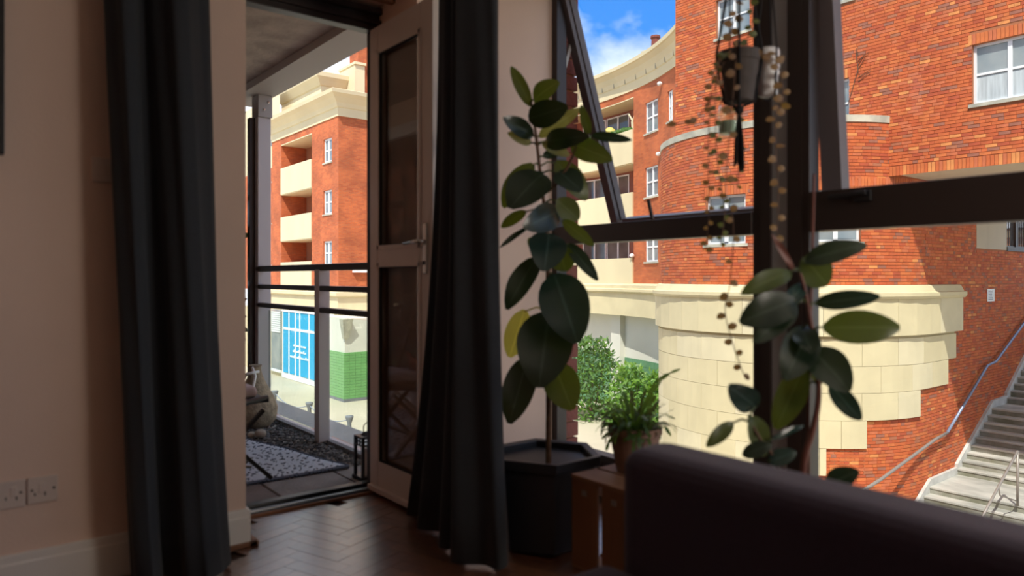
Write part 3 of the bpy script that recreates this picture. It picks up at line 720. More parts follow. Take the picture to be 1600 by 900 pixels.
pt2 = q.build('planter', M['terracotta'], smooth=True); tag(pt2, 'round clay planter on the floor behind the sofa', 'planter')
q = MB(); q.lathe(pc2, [(.142, .28), (.0001, .295)], 20); q.build('soil', M['soil'], pt2)

# ---- crate on end, with the potted cactus on it
CX0, CX1, CY0, CY1, CZ = 1.885, 2.30, 1.56, 2.02, .353
ct = empty('wooden_crate', ((CX0 + CX1) / 2, (CY0 + CY1) / 2, 0), 'reddish wooden slatted crate standing between planter and sofa', 'crate')
def slat(a, b, m='crate'): bx('slat', a, b, M[m], ct, bevel=.0025)
th_ = .014
for y0, y1 in ((1.885, CY1), (1.75, 1.862), (1.61, 1.725), (CY0, 1.59)):
    slat((CX0, y0, .01), (CX0 + th_, y1, CZ - .016))
for y0, y1 in ((1.90, CY1), (1.74, 1.84), (1.59, 1.68)):
    slat((CX1 - th_, y0, .01), (CX1, y1, CZ - .016))
for x0, x1 in ((CX0 - .004, CX0 + .125), (CX0 + .137, CX0 + .27), (CX0 + .285, CX1 + .004)):
    slat((x0, CY0, CZ - .016), (x1, CY1, CZ), 'crate_top')
for x0, x1 in ((CX0, CX0 + .13), (CX0 + .15, CX0 + .27), (CX0 + .29, CX1)):
    slat((x0, CY0, .0), (x1, CY1, .012), 'crate_top')
for x in (CX0 + th_, CX1 - th_ - .02):
    for y in (CY0, CY1 - .02):
        bx('corner_batten', (x, y, .012), (x + .02, y + .02, CZ - .016), M['crate'], ct)
q = MB()
for y in (1.95, 1.80):
    q.box((CX0 - .003, y - .012, CZ - .07), (CX0, y + .012, CZ - .05))
q.build('nail_plate', M['steel'], ct)
cp = Vector((2.10, 1.895, CZ))
pt = empty('cactus_pot', cp, 'pinkish clay pot standing on the wooden crate', 'pot')
q = MB(); q.lathe(cp, [(.066, 0), (.07, .004), (.098, .145), (.104, .147), (.104, .172), (.094, .172), (.09, .14)], 28); q.build('body', M['terracotta'], pt, smooth=False)
q = MB(); q.lathe(cp, [(.091, .135), (.0001, .148)], 20); q.build('soil', M['soil'], pt)
cc = empty('leaf_cactus', cp + Vector((0, 0, .14)), 'bushy arching leaf cactus in the clay pot on the crate', 'plant')
random.seed(11)
def strap(parent, p0, az, ln, lift, arch, segs=5, wd=.020, mk='cactus'):
    q = MB(); d = Vector((math.cos(az), math.sin(az), 0)); prev = Vector(p0); pitch = lift
    for k in range(segs):
        l = ln / segs; dirv = d * math.cos(pitch) + Vector((0, 0, math.sin(pitch))); nxt = prev + dirv * l
        nrm = Vector((0, 0, 1)) * math.cos(pitch) - d * math.sin(pitch) + Vector((random.uniform(-.4, .4), random.uniform(-.4, .4), 0))
        q.leaf(prev - dirv * .004, nxt + dirv * .004, wd * random.uniform(.8, 1.2), nrm, .0, .15, 4, 2, 0, .45)
        prev = nxt; pitch -= arch
    return q.build('stem', M[mk], parent, smooth=True)
for k in range(130):
    az = random.uniform(0, 2 * PI); r = random.uniform(0, .055)
    strap(cc, cp + Vector((r * math.cos(az), r * math.sin(az), .142)), az + random.uniform(-.5, .5), random.uniform(.09, .18), random.uniform(.45, 1.5), random.uniform(.02, .38), 7, .016, random.choice(['cactus', 'cactus', 'cactus', 'leaf_olive']))
for (tx, ty) in ((1062, 577), (1046, 584), (930, 640), (940, 655)):
    e_ = at(tx, ty, 2.75); b = cp + Vector((0, 0, .15)); d = e_ - b; az = math.atan2(d.y, d.x)
    q = MB(); pts = [b + d * s + Vector((0, 0, .06 * math.sin(PI * s))) for s in (0, .2, .4, .6, .8, 1)]
    view = (CAMP - e_).normalized()
    for a, c in zip(pts, pts[1:]): q.leaf(a - (c - a) * .08, c + (c - a) * .08, .011, view + Vector((random.uniform(-.5, .5), 0, .4)), 0, .15, 4, 2, 0, .45)
    q.build('stem', M['cactus'], cc, smooth=True)

# ---- hanging planters
random.seed(5)
TH = 2.45
hc = at(1155, 118, TH); HR = .068
hp_ = empty('hanging_pot', hc, 'grey brown pot hanging in black knotted cords before the window', 'pot')
zt, zb = at(1158, 82, TH).z, at(1158, 160, TH).z
q = MB(); q.lathe((hc.x, hc.y, 0), [(.040, zb), (.046, zb + .004), (HR - .004, zt - .035), (HR, zt - .033), (HR + .002, zt), (HR - .008, zt), (HR - .012, zt - .03)], 26)
q.build('body', M['pot_grey'], hp_)
q = MB(); q.lathe((hc.x, hc.y, 0), [(HR - .012, zt - .025), (.0001, zt - .015)], 20); q.build('soil', M['soil'], hp_)
ring = Vector((hc.x, hc.y, 2.30))
q = MB(); q.tube([(hc.x, hc.y, Zc), ring], .006, 7); q.build('hanging_cord', M['cord'], hp_)
for k in range(4):
    a = .6 + k * PI / 2; o_ = Vector((math.cos(a), math.sin(a), 0)); c0 = Vector((hc.x, hc.y, 0))
    q = MB(); q.tube([ring, c0 + o_ * (HR + .006) + Vector((0, 0, zt)), c0 + o_ * (HR + .004) + Vector((0, 0, zt - .04)), c0 + o_ * .048 + Vector((0, 0, zb)), c0 + Vector((0, 0, zb - .02))], .0048, 7)
    q.build('cord', M['cord'], hp_, smooth=True)
tz0 = zb - .02; tz1 = at(1168, 268, TH).z
q = MB(); q.blob((hc.x, hc.y, tz0 - .005), (.016, .016, .018)); 
for k in range(14):
    a = random.uniform(0, 2 * PI); r = random.uniform(.002, .018)
    q.tube([(hc.x, hc.y, tz0), (hc.x + r * .8 * math.cos(a), hc.y + r * .8 * math.sin(a), (tz0 + tz1) / 2), (hc.x + r * math.cos(a), hc.y + r * math.sin(a), tz1 + random.uniform(0, .035))], .0042, 5)
q.build('tassel', M['cord'], hp_, smooth=True)
wc = at(1200, 115, TH + .03)
wp = empty('hanging_white_pot', wc, 'small white waisted pot hanging next to the grey brown pot', 'pot')
z0_, z1_ = at(1200, 152, TH + .03).z, at(1200, 77, TH + .03).z; zm = (z0_ + z1_) / 2
q = MB(); q.lathe((wc.x, wc.y, 0), [(.026, z0_), (.031, z0_ + .006), (.032, zm - .012), (.038, zm), (.038, z1_ - .008), (.034, z1_), (.03, z1_ - .002), (.03, zm)], 22); q.build('body', M['white_ceramic'], wp, smooth=True)
for k in range(3):
    a = .3 + k * 2 * PI / 3; q = MB(); q.tube([(wc.x, wc.y, Zc), (wc.x + .01 * math.cos(a), wc.y + .01 * math.sin(a), z1_ + .28), (wc.x + .040 * math.cos(a), wc.y + .040 * math.sin(a), z1_ - .004), (wc.x + .034 * math.cos(a), wc.y + .034 * math.sin(a), z0_), (wc.x, wc.y, z0_ - .012)], .0035, 6); q.build('cord', M['cord'], wp)
jc = at(1140, 190, TH + .15)
jr = empty('hanging_jar', jc, 'small clear glass jar hung below the grey brown pot', 'jar')
z0_, z1_ = at(1140, 214, TH + .15).z, at(1140, 166, TH + .15).z
q = MB(); q.lathe((jc.x, jc.y, 0), [(.036, z0_), (.042, z0_ + .008), (.042, z1_ - .02), (.036, z1_), (.033, z1_), (.038, z1_ - .022), (.038, z0_ + .012), (.0001, z0_ + .01)], 20); q.build('glass', M['balustrade_glass'], jr, smooth=True)
q = MB(); q.lathe((jc.x, jc.y, 0), [(.0001, z0_ + .012), (.037, z0_ + .012), (.037, z0_ + .055), (.0001, z0_ + .056)], 18); q.build('pebble_fill', mat('pale_green_water', (.62, .72, .64), .3), jr)
q = MB(); q.tube([(jc.x, jc.y, Zc), (jc.x, jc.y, z1_ + .10)], .003, 6)
for k in range(3):
    a = k * 2 * PI / 3; q.tube([(jc.x, jc.y, z1_ + .10), (jc.x + .036 * math.cos(a), jc.y + .036 * math.sin(a), z1_ - .004)], .0025, 5)
q.build('cord', M['cord'], jr)
vn = empty('trailing_vine', hc + Vector((0, 0, .05)), 'trailing string of heart shaped leaves spilling from the hanging pot', 'plant')
VN = [([(1132, 88), (1114, 120), (1108, 190), (1107, 270), (1108, 330), (1103, 390)], TH - .02, 26, 9, 'vine_leaf'),
      ([(1140, 84), (1122, 100), (1118, 190), (1122, 260), (1132, 330), (1126, 380)], TH - .06, 24, 9, 'vine_leaf2'),
      ([(1150, 84), (1148, 120), (1140, 210), (1134, 300), (1146, 350), (1141, 440), (1133, 485), (1146, 540), (1162, 585)], TH - .10, 22, 13, 'vine_leaf'),
      ([(1150, 84), (1130, 100), (1112, 150), (1088, 185), (1054, 194)], TH - .03, 9, 12, 'vine_leaf'),
      ([(1168, 84), (1168, 60), (1176, 30), (1170, -10)], TH - .05, 9, 11, 'vine_leaf2'),
      ([(1150, 84), (1142, 50), (1150, 20), (1148, -20)], TH - .05, 10, 12, 'vine_leaf'),
      ([(1190, 82), (1214, 100), (1224, 150), (1212, 180), (1212, 230), (1216, 300), (1214, 370)], TH - .04, 24, 13, 'vine_leaf'),
      ([(1160, 84), (1152, 160), (1157, 230), (1152, 290)], TH + .04, 12, 8, 'vine_leaf2')]
for path, t, nl, sz, mk in VN:
    pp = tubepath([at(x, y, t) for x, y in path], 8)
    q = MB(); q.tube(pp, .0016, 5); v = q.build('vine', M['stem'], vn)
    for k in range(nl):
        p = pp[min(len(pp) - 1, int((k + .7) / nl * len(pp)))]
        sgn = 1 if k % 2 else -1; s = sz * t / FPX * random.uniform(.8, 1.25)
        d = Vector((sA, -cA, 0)) * sgn * random.uniform(.5, 1) + Vector((0, 0, random.uniform(-.5, .3)))
        lq = MB(); lq.leaf(p, p + d.normalized() * s, s * .85, (CAMP - p).normalized() + Vector((random.uniform(-.6, .6), random.uniform(-.6, .6), random.uniform(-.3, .6))), .05, .1, 4, 2, 0, .5)
        lq.build('leaf', M[mk], v, smooth=True)

# ================================================================== BALCONY
random.seed(3)
bf = kind(bx('floor_balcony', (-.4, Yd + .06, -.16), (2.05, 6.3, -.02), M['concrete']))
kind(bx('trim_6', (2.06, 3.42, -.16), (2.36, 7.0, .0), M['kerb']))                      # coping outside the glass
kind(bx('trim_7', (2.02, Yd + .06, -.05), (2.06, 6.2, .012), M['slate']))
kind(bx('ceiling_balcony', (-.4, Yd + .06, 2.60), (2.12, 6.2, 2.86), M['concrete']))
kind(bx('trim_8', (1.86, Yd + .06, 2.545), (2.10, 6.2, 2.61), M['beam']))
wb = MB(); wb.box((.22, Yd + .101, -.16), (.42, 7.4, 2.86)); kind(wb.build('wall_balcony', M['wall']))
q = MB()
for a, b in (((.42, 4.84, .05), (.49, 4.93, 2.38)), ((.42, 5.75, .05), (.49, 5.84, 2.38)), ((.42, 4.93, 2.28), (.488, 5.75, 2.38)), ((.42, 4.93, .05), (.488, 5.75, .15))): q.box(a, b)
wbw = kind(q.build('window_5', M['upvc_ext'], bevel=.004))
bx('pane', (.425, 4.92, .13), (.44, 5.76, 2.30), M['pane_dark'], wbw)
# paving between threshold and rug
for i, (xa, xb) in enumerate(((.62, 1.02), (1.03, 1.33), (1.345, 1.74), (1.75, 2.01))):
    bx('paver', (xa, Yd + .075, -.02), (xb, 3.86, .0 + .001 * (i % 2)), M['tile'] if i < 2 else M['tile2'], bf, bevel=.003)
# gravel bed: stones big enough to tell apart are still too many, one stuff object
g = MB()
for k in range(4200):
    x = random.uniform(.9, 2.015); y = random.uniform(3.88, 5.90)
    if x < 1.87 - (y - 3.845) * .2036 and y < 5.26: continue
    r = random.uniform(.008, .016); g.blob((x, y, -.012 + random.uniform(0, .010)), (r, r * random.uniform(.7, 1.1), r * .7), 6, 3, random.randrange(3), .15)
gv = kind(g.build('gravel', M['gravel'], smooth=False), 'stuff'); gv['label'] = 'dark grey gravel bed on the balcony beside the rug'; gv['category'] = 'gravel'
# rug: quadrilateral laid a little askew
rz = .012
rc = [Vector((.55, 3.90, rz)), Vector((1.84, 3.845, rz)), Vector((1.56, 5.22, rz)), Vector((.50, 5.18, rz))]
def rugp(u, v): 
    p = rc[0].lerp(rc[1], u).lerp(rc[3].lerp(rc[2], u), v); p.z = rz + .004 * math.sin(7 * u + 3 * v) + .003 * math.sin(13 * v + 2 * u); return p
rg = empty('rug', (1.1, 4.4, 0), 'pale grey patterned rug with dark edging on the balcony floor', 'rug')
q = MB(); n = 24
vv = [rugp(i / n, j / n) for j in range(n + 1) for i in range(n + 1)]; ff = [(j * (n + 1) + i, j * (n + 1) + i + 1, (j + 1) * (n + 1) + i + 1, (j + 1) * (n + 1) + i) for j in range(n) for i in range(n)]
q.add(vv, ff); o = q.build('weave', M['rug'], rg, smooth=True); so = o.modifiers.new('s', 'SOLIDIFY'); so.thickness = .012
q = MB()
for i in range(30):
    for j in range(38):
        if random.random() < .35: continue
        u = (i + .5 + random.uniform(-.4, .4)) / 30; v = (j + .5 + random.uniform(-.4, .4)) / 38
        p = rugp(u, v) + Vector((0, 0, .002)); a = random.choice((-.8, .8, .2, 1.2)) + random.uniform(-.3, .3); l = random.uniform(.006, .013)
        q.bar(p - Vector((math.cos(a), math.sin(a), 0)) * l, p + Vector((math.cos(a), math.sin(a), 0)) * l, .0055, .004)
kind(q.build('dash_pattern', M['rug_dark'], rg), 'stuff')
q = MB()
for i in range(60):
    p = rugp((i + .5) / 60, 0); q.bar(p + Vector((0, .004, 0)), p + Vector((random.uniform(-.006, .006), -.016, -.006)), .018, .012)
kind(q.build('fringe', M['rug_dark'], rg), 'stuff')
q = MB()
for a, b in ((0, 1), (1, 2)):
    pts = [rugp(k / 12, 0) if (a, b) == (0, 1) else rugp(1, k / 12) for k in range(13)]
    q.tube(pts, .006, 6)
q.build('edging', M['rug_dark'], rg)

# railing
rl = empty('balcony_railing', (2.0, 4.6, 0), 'balcony railing with dark rails over glass panels and pale posts', 'railing')
RX = 2.0
for z, hgt in ((1.165, .045), (1.025, .036), (.88, .036)):
    bx('rail', (RX - .03, 3.47, z - hgt / 2), (RX + .02, 5.80, z + hgt / 2), M['rail_paint'], rl, bevel=.006)
for py in (4.60,):
    po = bx('post', (RX - .035, py - .045, 0), (RX + .045, py + .03, 1.15), M['post_paint'], rl, bevel=.005)
    for z in (.13, .82):
        q = MB(); q.lathe((0, 0, 0), [(.0001, -.03), (.026, -.03), (.028, -.022), (.028, .03), (.0001, .03)], 16); s_ = q.build('standoff', M['rubber'], po); s_.rotation_euler = (PI / 2, 0, 0); s_.location = (RX - .035, py - .045, z)
for ya, yb in ((3.50, 4.58), (4.62, 5.74)):
    bx('glass_panel', (RX + .055, ya, .03), (RX + .067, yb, .835), M['balustrade_glass'], rl)
col_ = empty('balcony_column', (2.0, 5.8, 0), 'pale grey steel column with a top bracket at the far balcony corner', 'column')
bx('shaft', (RX - .03, 5.74, 0), (RX + .075, 5.86, 2.37), M['post_paint'], col_, bevel=.005)
bx('flange', (RX - .075, 5.80, 0), (RX - .03, 5.86, 2.37), M['rail_paint'], col_, bevel=.004)
bx('bracket', (RX - .035, 5.72, 2.37), (RX + .08, 5.87, 2.545), M['beam'], col_, bevel=.006)
q = MB()
for dx, dz in ((0.01, 2.43), (.045, 2.49)):
    q.blob((RX + dx, 5.72, dz), (.012, .012, .012), 8, 5)
q.build('bolt', M['chrome'], col_)
q = MB(); q.lathe((0, 0, 0), [(.0001, -.03), (.026, -.03), (.026, .03), (.0001, .03)], 16); s_ = q.build('standoff', M['rubber'], col_); s_.rotation_euler = (PI / 2, 0, 0); s_.location = Vector((RX - .01, 5.735, .74)) - wl(col_)

# ivy on a screen at the far end of the balcony
iv = MB()
for k in range(4200):
    x = random.uniform(.53, 1.90); z = random.uniform(0.0, 2.5) 
    if z > 1.55 and random.random() < .8 and not (z > 2.2): continue
    p = Vector((x, 6.0 + random.uniform(-.06, .05), z)); d = Vector((random.uniform(-1, 1), random.uniform(-.5, .1), random.uniform(-1, .4))).normalized()
    iv.leaf(p, p + d * random.uniform(.05, .09), .05, (random.uniform(-.5, .5), -1, random.uniform(-.2, .6)), .05, .1, 3, 2, 0, .6)
ivt = empty('ivy_screen', (1.1, 6.05, 0), 'dark ivy covered screen at the far end of the balcony', 'ivy')
o = kind(iv.build('ivy_leaves', M['ivy'], ivt, smooth=True), 'stuff')
for x in (.5, .85, 1.2, 1.65, 1.9): bx('screen_post', (x - .015, 6.05, 0), (x + .015, 6.08, 2.54), M['frame'], ivt)
for z in (.4, .9, 1.4): bx('screen_wire', (.45, 6.06, z - .006), (1.95, 6.07, z + .006), M['frame'], ivt)

# stoneware jar, stones, folding chair with cushion, lantern, table with figure
vc = at(399, 650, 5.35); vc.z = 0
vz = [(.13, .0), (.19, .06), (.205, .16), (.17, .26), (.10, .38), (.065, .46), (.05, .52), (.062, .55), (.05, .545)]
jar = empty('stoneware_jar', vc, 'rough beige narrow necked jar by the balcony column', 'jar')
q = MB(); q.lathe(vc, [(r * .78, z * .82) for r, z in vz], 26); q.build('body', M['wicker'], jar, smooth=True)
q = MB(); q.tube([vc + Vector((-.04, -.05, .44)), vc + Vector((-.03, -.09, .38)), vc + Vector((-.05, -.10, .30)), vc + Vector((-.075, -.11, .24))], .010, 8); q.tube([vc + Vector((-.09, -.08, .40)), vc + Vector((.0, -.08, .41))], .010, 8)
q.build('rope_tie', M['white'], jar, smooth=True)
for (px, py, r, lb) in ((407, 648, .040, 'rounded pale stone in front of the stoneware jar'), (393, 657, .028, 'smaller pale stone beside the rounded one')):
    c = at(px, py, 4.95); q = MB(); q.blob((c.x, c.y, r * .75), (r, r * .85, r * .75), 14, 9, 0, .04); tag(q.build('stone', M['pebble'], smooth=True), lb, 'stone')
ch = empty('folding_chair', (1.1, 4.0, 0), 'black folding chair half hidden behind the left reveal', 'chair')
se = at(418, 622, 4.15)                                     # right end of the seat edge
def rod(name, a, b, r, m='black_metal'):
    q = MB(); q.tube([a, b], r, 10); return q.build(name, M[m], ch, smooth=True)
a0 = se; b0 = se + Vector((-.42, .02, -.025))
sz_ = se.z
foot = at(424, 753, 3.86); foot.z = .028
rod('seat_rail', a0, a0 + Vector((-.48, -.05, -.03)), .019)
rod('seat_rail', a0 + Vector((0.02, .38, 0)), a0 + Vector((-.46, .36, -.03)), .019)
def leg(a, b): 
    q = MB(); q.bar(a, b, .026, .020); q.build('leg', M['black_metal'], ch, bevel=.003)
leg(Vector((foot.x - .36, foot.y - .0, sz_ - .02)), foot); leg(Vector((foot.x, foot.y + .06, sz_ - .02)) + Vector((-.02, 0, 0)), Vector((foot.x - .38, foot.y + .06, .028)))
leg(Vector((foot.x - .36, foot.y + .40, sz_ - .02)), foot + Vector((0, .40, 0))); leg(Vector((foot.x - .02, foot.y + .46, sz_ - .02)), Vector((foot.x - .38, foot.y + .46, .028)))
rod('cross_bar', foot + Vector((-.15, 0, .10)), foot + Vector((-.15, .40, .10)), .009)
rod('cross_bar', foot + Vector((-.20, 0, .10)), foot + Vector((-.09, 0.06, .06)), .008)
q = MB(); q.box((a0.x - .46, a0.y - .02, sz_ - .02), (a0.x - .0, a0.y + .38, sz_ + .0)); q.build('seat', M['black_metal'], ch)
rod('back_post', a0 + Vector((-.44, 0, -.03)), a0 + Vector((-.60, 0, .42)), .013); rod('back_post', a0 + Vector((-.44, .36, -.03)), a0 + Vector((-.60, .36, .42)), .013)
q = MB(); q.bar(a0 + Vector((-.56, .0, .32)), a0 + Vector((-.56, .36, .32)), .015, .14); q.build('backrest', M['black_metal'], ch)
q = MB(); q.box((a0.x - .44, a0.y + .0, sz_ + .001), (a0.x - .05, a0.y + .36, sz_ + .075)); o = q.build('seat_cushion', M['cushion'], bevel=.034, seg=4); tag(o, 'pale pinkish cushion lying on the black folding chair', 'cushion')
lc = Vector((1.83, 3.60, 0))
ln_ = empty('lantern', lc, 'black metal candle lantern just outside the open door leaf', 'lantern')
bx('base', (lc.x - .06, lc.y - .06, .001), (lc.x + .06, lc.y + .06, .022), M['black_metal'], ln_, bevel=.002)
for dx in (-.045, .045):
    for dy in (-.045, .045): bx('corner_post', (lc.x + dx - .007, lc.y + dy - .007, .022), (lc.x + dx + .007, lc.y + dy + .007, .232), M['black_metal'], ln_)
q = MB(); q.box((lc.x - .052, lc.y - .052, .185), (lc.x + .052, lc.y - .046, .192)); q.box((lc.x - .052, lc.y - .052, .207), (lc.x + .052, lc.y - .046, .213)); q.box((lc.x - .052, lc.y - .052, .226), (lc.x + .052, lc.y + .052, .236))
q.box((lc.x - .052, lc.y - .052, .185), (lc.x - .046, lc.y + .052, .192)); q.box((lc.x - .052, lc.y - .052, .207), (lc.x - .046, lc.y + .052, .213))
for d in (-.015, .015): q.box((lc.x + d - .004, lc.y - .052, .185), (lc.x + d + .004, lc.y - .046, .232)); q.box((lc.x - .052, lc.y + d - .004, .185), (lc.x - .046, lc.y + d + .004, .232))
q.build('pierced_top', M['black_metal'], ln_)
q = MB(); q.lathe((lc.x, lc.y, 0), [(.035, .236), (.02, .25), (.008, .256), (.0001, .257)], 4, 0, PI / 4); q.tube([(lc.x - .02, lc.y, .25), (lc.x - .018, lc.y, .29), (lc.x, lc.y, .305), (lc.x + .018, lc.y, .29), (lc.x + .02, lc.y, .25)], .003, 6); q.build('carry_ring', M['black_metal'], ln_)
q = MB(); q.lathe(lc, [(.031, .022), (.031, .16), (.028, .165), (.0001, .162)], 18); q.tube([lc + Vector((0, 0, .16)), lc + Vector((0, 0, .175))], .0015, 5)
tag(q.build('candle', M['candle'], smooth=False), 'thick white candle standing inside the black lantern', 'candle')
# small table by the back wall of the balcony (seen mirrored in the door glass)
tb = empty('balcony_table', (.70, 4.85, 0), 'blue grey topped folding table reflected in the door glass', 'table')
bx('tabletop', (.46, 4.45, .345), (.90, 5.15, .37), M['table_blue'], tb, bevel=.006)
for y in (4.52, 5.06):
    q = MB(); q.bar((.50, y, .028), (.86, y, .345), .022, .022); q.bar((.86, y + .024, .028), (.50, y + .024, .345), .022, .022); q.build('leg', M['upvc'], tb)
fg = empty('animal_figure', (.68, 4.80, .37), 'little reddish horse figure on the balcony table', 'figure')
q = MB(); q.blob((.16, 4.75, .665), (.024, .055, .026), 12, 8); q.tube([(.16, 4.79, .675), (.16, 4.825, .72)], [.017, .011], 8); q.blob((.16, 4.838, .722), (.012, .026, .013), 8, 6); q.tube([(.16, 4.70, .67), (.16, 4.675, .65), (.16, 4.67, .61)], .005, 6)
for dx in (-.012, .012):
    for dy in (-.035, .035): q.tube([(.16 + dx, 4.75 + dy, .66), (.16 + dx, 4.75 + dy * 1.05, .58)], [.009, .006], 7)
q.v = [(x + .52, y + .05, z - .21) for x, y, z in q.v]; q.build('body', M['bronze'], fg, smooth=True)

# ================================================================== BUILDING ACROSS THE LANE
random.seed(21)
XA = 17.0
GZ = -5.0
def PA(u, v, d): return Vector((XA - d, u, v))             # flat wall facing us, u = Y
BC = Vector((18.3, 10.85, 0)); BR = 3.47
PH0 = math.radians(112.0); ARC = BR * (math.radians(270) - PH0)
def PB(u, v, d):                                          # rounded bastion, then the straight passage wall
    if u <= ARC:
        ph = PH0 + u / BR
        return Vector((BC.x + (BR + d) * math.cos(ph), BC.y + (BR + d) * math.sin(ph), v))
    return Vector((BC.x + (u - ARC), BC.y - BR - d, v))
U_SIL = BR * (math.radians(131.0) - PH0)
def ub(px):                                               # where the vertical line at this column meets the bastion path
    lo, hi = U_SIL, ARC + 9
    for _ in range(50):
        m = (lo + hi) / 2
        if proj(PB(m, 0, 0))[0] < px: lo = m
        else: hi = m
    return lo
def zat(u, py, d=0.0):
    return EYE - (py - HOR) * proj(PB(u, 0, d))[2] / FPX

bl = empty('corner_building', (XA, 9, GZ), 'orange brick building with a rounded stone footed bay across the lane', 'building')
CAPZ, LEDZ = 4.78, 0.92
winA = [(3.95, 5.93, 4.72, 5.97), (8.55, 9.85, 4.70, 5.86), (11.25, 12.32, 7.74, 8.82), (8.45, 9.75, 7.73, 8.9), (3.95, 5.93, 7.55, 8.8)]
wall_mb(PA, -6.0, 13.75, 3.40, 11.0, winA, depth=.18).build('mortar_wall', M['mortar'], bl)
q = MB(); q.box((XA + .01, -6, 3.40), (24.4, 7.38, 3.55)); q.build('passage_soffit', M['render_beige'], bl)
q = MB(); q.box((XA + .19, -6, 3.56), (24.4, 13.73, 11.0)); q.build('building_core', M['mortar'], bl)
uw1, uw2 = ub(1165), ub(1103)
uf1, uf2 = ub(1345), ub(1268)
winB = [(uw2, uw1, 1.90, 3.08), (uf2, uf1, 1.90, 3.08)]
pz = zat(ub(1525), 388)
uP0, uP1 = ub(1525), ub(1572)
q = wall_mb(PB, 0, ARC, GZ, CAPZ, winB, du=.22, depth=.16); q.build('mortar_bay', M['mortar'], bl)
wall_mb(PB, ARC, uP0, GZ, 3.40).build('mortar_passage', M['mortar'], bl)
wall_mb(PB, uP0, ARC + 14, GZ, pz).build('mortar_passage', M['mortar'], bl)
slab_mb(PB, uP0, uP1, pz, 3.41, -.3, .015).build('render_panel', M['render_beige'], bl)

def course_list(u0, u1, v0, v1, holes, off=0.0, ch=.075):
    res = []; k = 0; v = v0
    while v + ch <= v1 + 1e-6:
        u = u0 - random.uniform(0, .22)
        while u < u1:
            l = .215 if random.random() < .78 else .1025
            a, b = max(u, u0), min(u + l, u1)
            if b - a > .03:
                segs = [(a, b)]
                for h in holes:
                    if h[2] - .02 < v + ch / 2 < h[3] + .02:
                        ns_ = []
                        for x, y in segs:
                            if y <= h[0] or x >= h[1]: ns_.append((x, y))
                            else:
                                if x < h[0] - .03: ns_.append((x, h[0]))
                                if y > h[1] + .03: ns_.append((h[1], y))
                        segs = ns_
                for x, y in segs: res.append((x, y, v + .007, v + ch - .005))
            u += l + .006
        v += ch
    return res
def tone(u, v):
    # weathered patches of darker bricks gather in short runs along a course
    s = math.sin(u * 1.7 + math.floor(v / .225) * 12.9898) * 43758.5453; s -= math.floor(s)
    return random.choices(range(8), TW)[0] if s > .085 else random.choice((5, 6, 5, 3))
fieldA = MB(); singles = []
holesA = list(winA)
for h in winA: holesA.append((h[0] - .05, h[1] + .05, h[3], h[3] + .225)); holesA.append((h[0] - .07, h[1] + .07, h[2] - .075, h[2]))
lst = course_list(-1.0, 13.74, 3.625, 10.4, holesA)
sold = []
u = -1.0
while u < 7.6: sold.append((u, u + .065, 3.40, 3.615)); u += .075
for h in winA:
    u = h[0] - .04
    while u < h[1] + .04: sold.append((u, u + .065, h[3] + .005, h[3] + .22)); u += .075
allA = [(x, 0) for x in lst] + [(x, 1) for x in sold]
def vis(b):
    p = proj(PA((b[0] + b[1]) / 2, (b[2] + b[3]) / 2, 0))
    return 1245 < p[0] < 1600 and 5 < p[1] < 300 and b[1] - b[0] > .05
cand = sorted([x for x in allA if vis(x[0])], key=lambda x: -((x[0][1] - x[0][0]) * (x[0][3] - x[0][2])) / proj(PA(x[0][0], x[0][2], 0))[2] ** 2)
chosen = set(x[0] for x in cand[:296])
cache = {}
for b, so_ in allA:
    t_ = tone(b[0], b[2]) if not so_ else random.choice((0, 2, 0, 4, 2, 7))
    dd = random.uniform(.010, .0125)
    if b in chosen:
        key = (round(b[1] - b[0], 3), round(b[3] - b[2], 3), t_)
        if key not in cache:
            m_ = MB(); m_.box((0, -key[0] / 2, -key[1] / 2), (.02, key[0] / 2, key[1] / 2)); cache[key] = m_.mesh('brick', M['bricks'][t_])
        inst(cache[key], 'brick', PA((b[0] + b[1]) / 2, (b[2] + b[3]) / 2, dd) + Vector((.0, 0, 0)), bl).location.x += 0.0
    else:
        slab_mb(PA, b[0], b[1], b[2], b[3], -.005, dd, 1, t_, fieldA)
kind(fieldA.build('brick_field', M['bricks'], bl), 'stuff')

# bay and passage bricks (above the ledge, below the stepped stone, along the stairs)
uL = ub(1495)
stone_end = [ub(1490), ub(1478), ub(1434), ub(1352)]
SZ = [-.30, -.92, -1.53, -2.15, -2.78]
fb = MB()
holesB = list(winB)
for h in winB: holesB.append((h[0] - .05, h[1] + .05, h[3], h[3] + .225)); holesB.append((h[0] - .06, h[1] + .06, h[2] - .07, h[2]))
hol2 = [(-1, uL, -.33, LEDZ)] + [(-1, stone_end[i], SZ[i + 1], SZ[i] + .03) for i in range(4)]
for b in course_list(U_SIL - .6, ARC, LEDZ, CAPZ - .16, holesB): slab_mb(PB, *b, -.005, random.uniform(.010, .0125), 1, tone(b[0], b[2]), fb)
for b in course_list(ARC, uP0, LEDZ, 3.40, []): slab_mb(PB, *b, -.005, random.uniform(.010, .0125), 1, tone(b[0], b[2]), fb)
for b in course_list(uP0, ARC + 9, LEDZ, pz, []): slab_mb(PB, *b, -.005, random.uniform(.010, .0125), 1, tone(b[0], b[2]), fb)
for b in course_list(ub(1240), ARC + 9, -4.95, LEDZ, hol2): slab_mb(PB, *b, -.005, random.uniform(.010, .0125), 1, tone(b[0], b[2]), fb)
for h in winB:
    u = h[0] - .04
    while u < h[1] + .04: slab_mb(PB, u, u + .065, h[3] + .005, h[3] + .22, -.005, .01, 1, random.choice((0, 2, 4)), fb); u += .075
u = ub(1320)
while u < ARC - .05: slab_mb(PB, u, u + .065, 3.16, 3.37, -.004, .016, 1, random.choice((0, 2, 4)), fb); u += .075
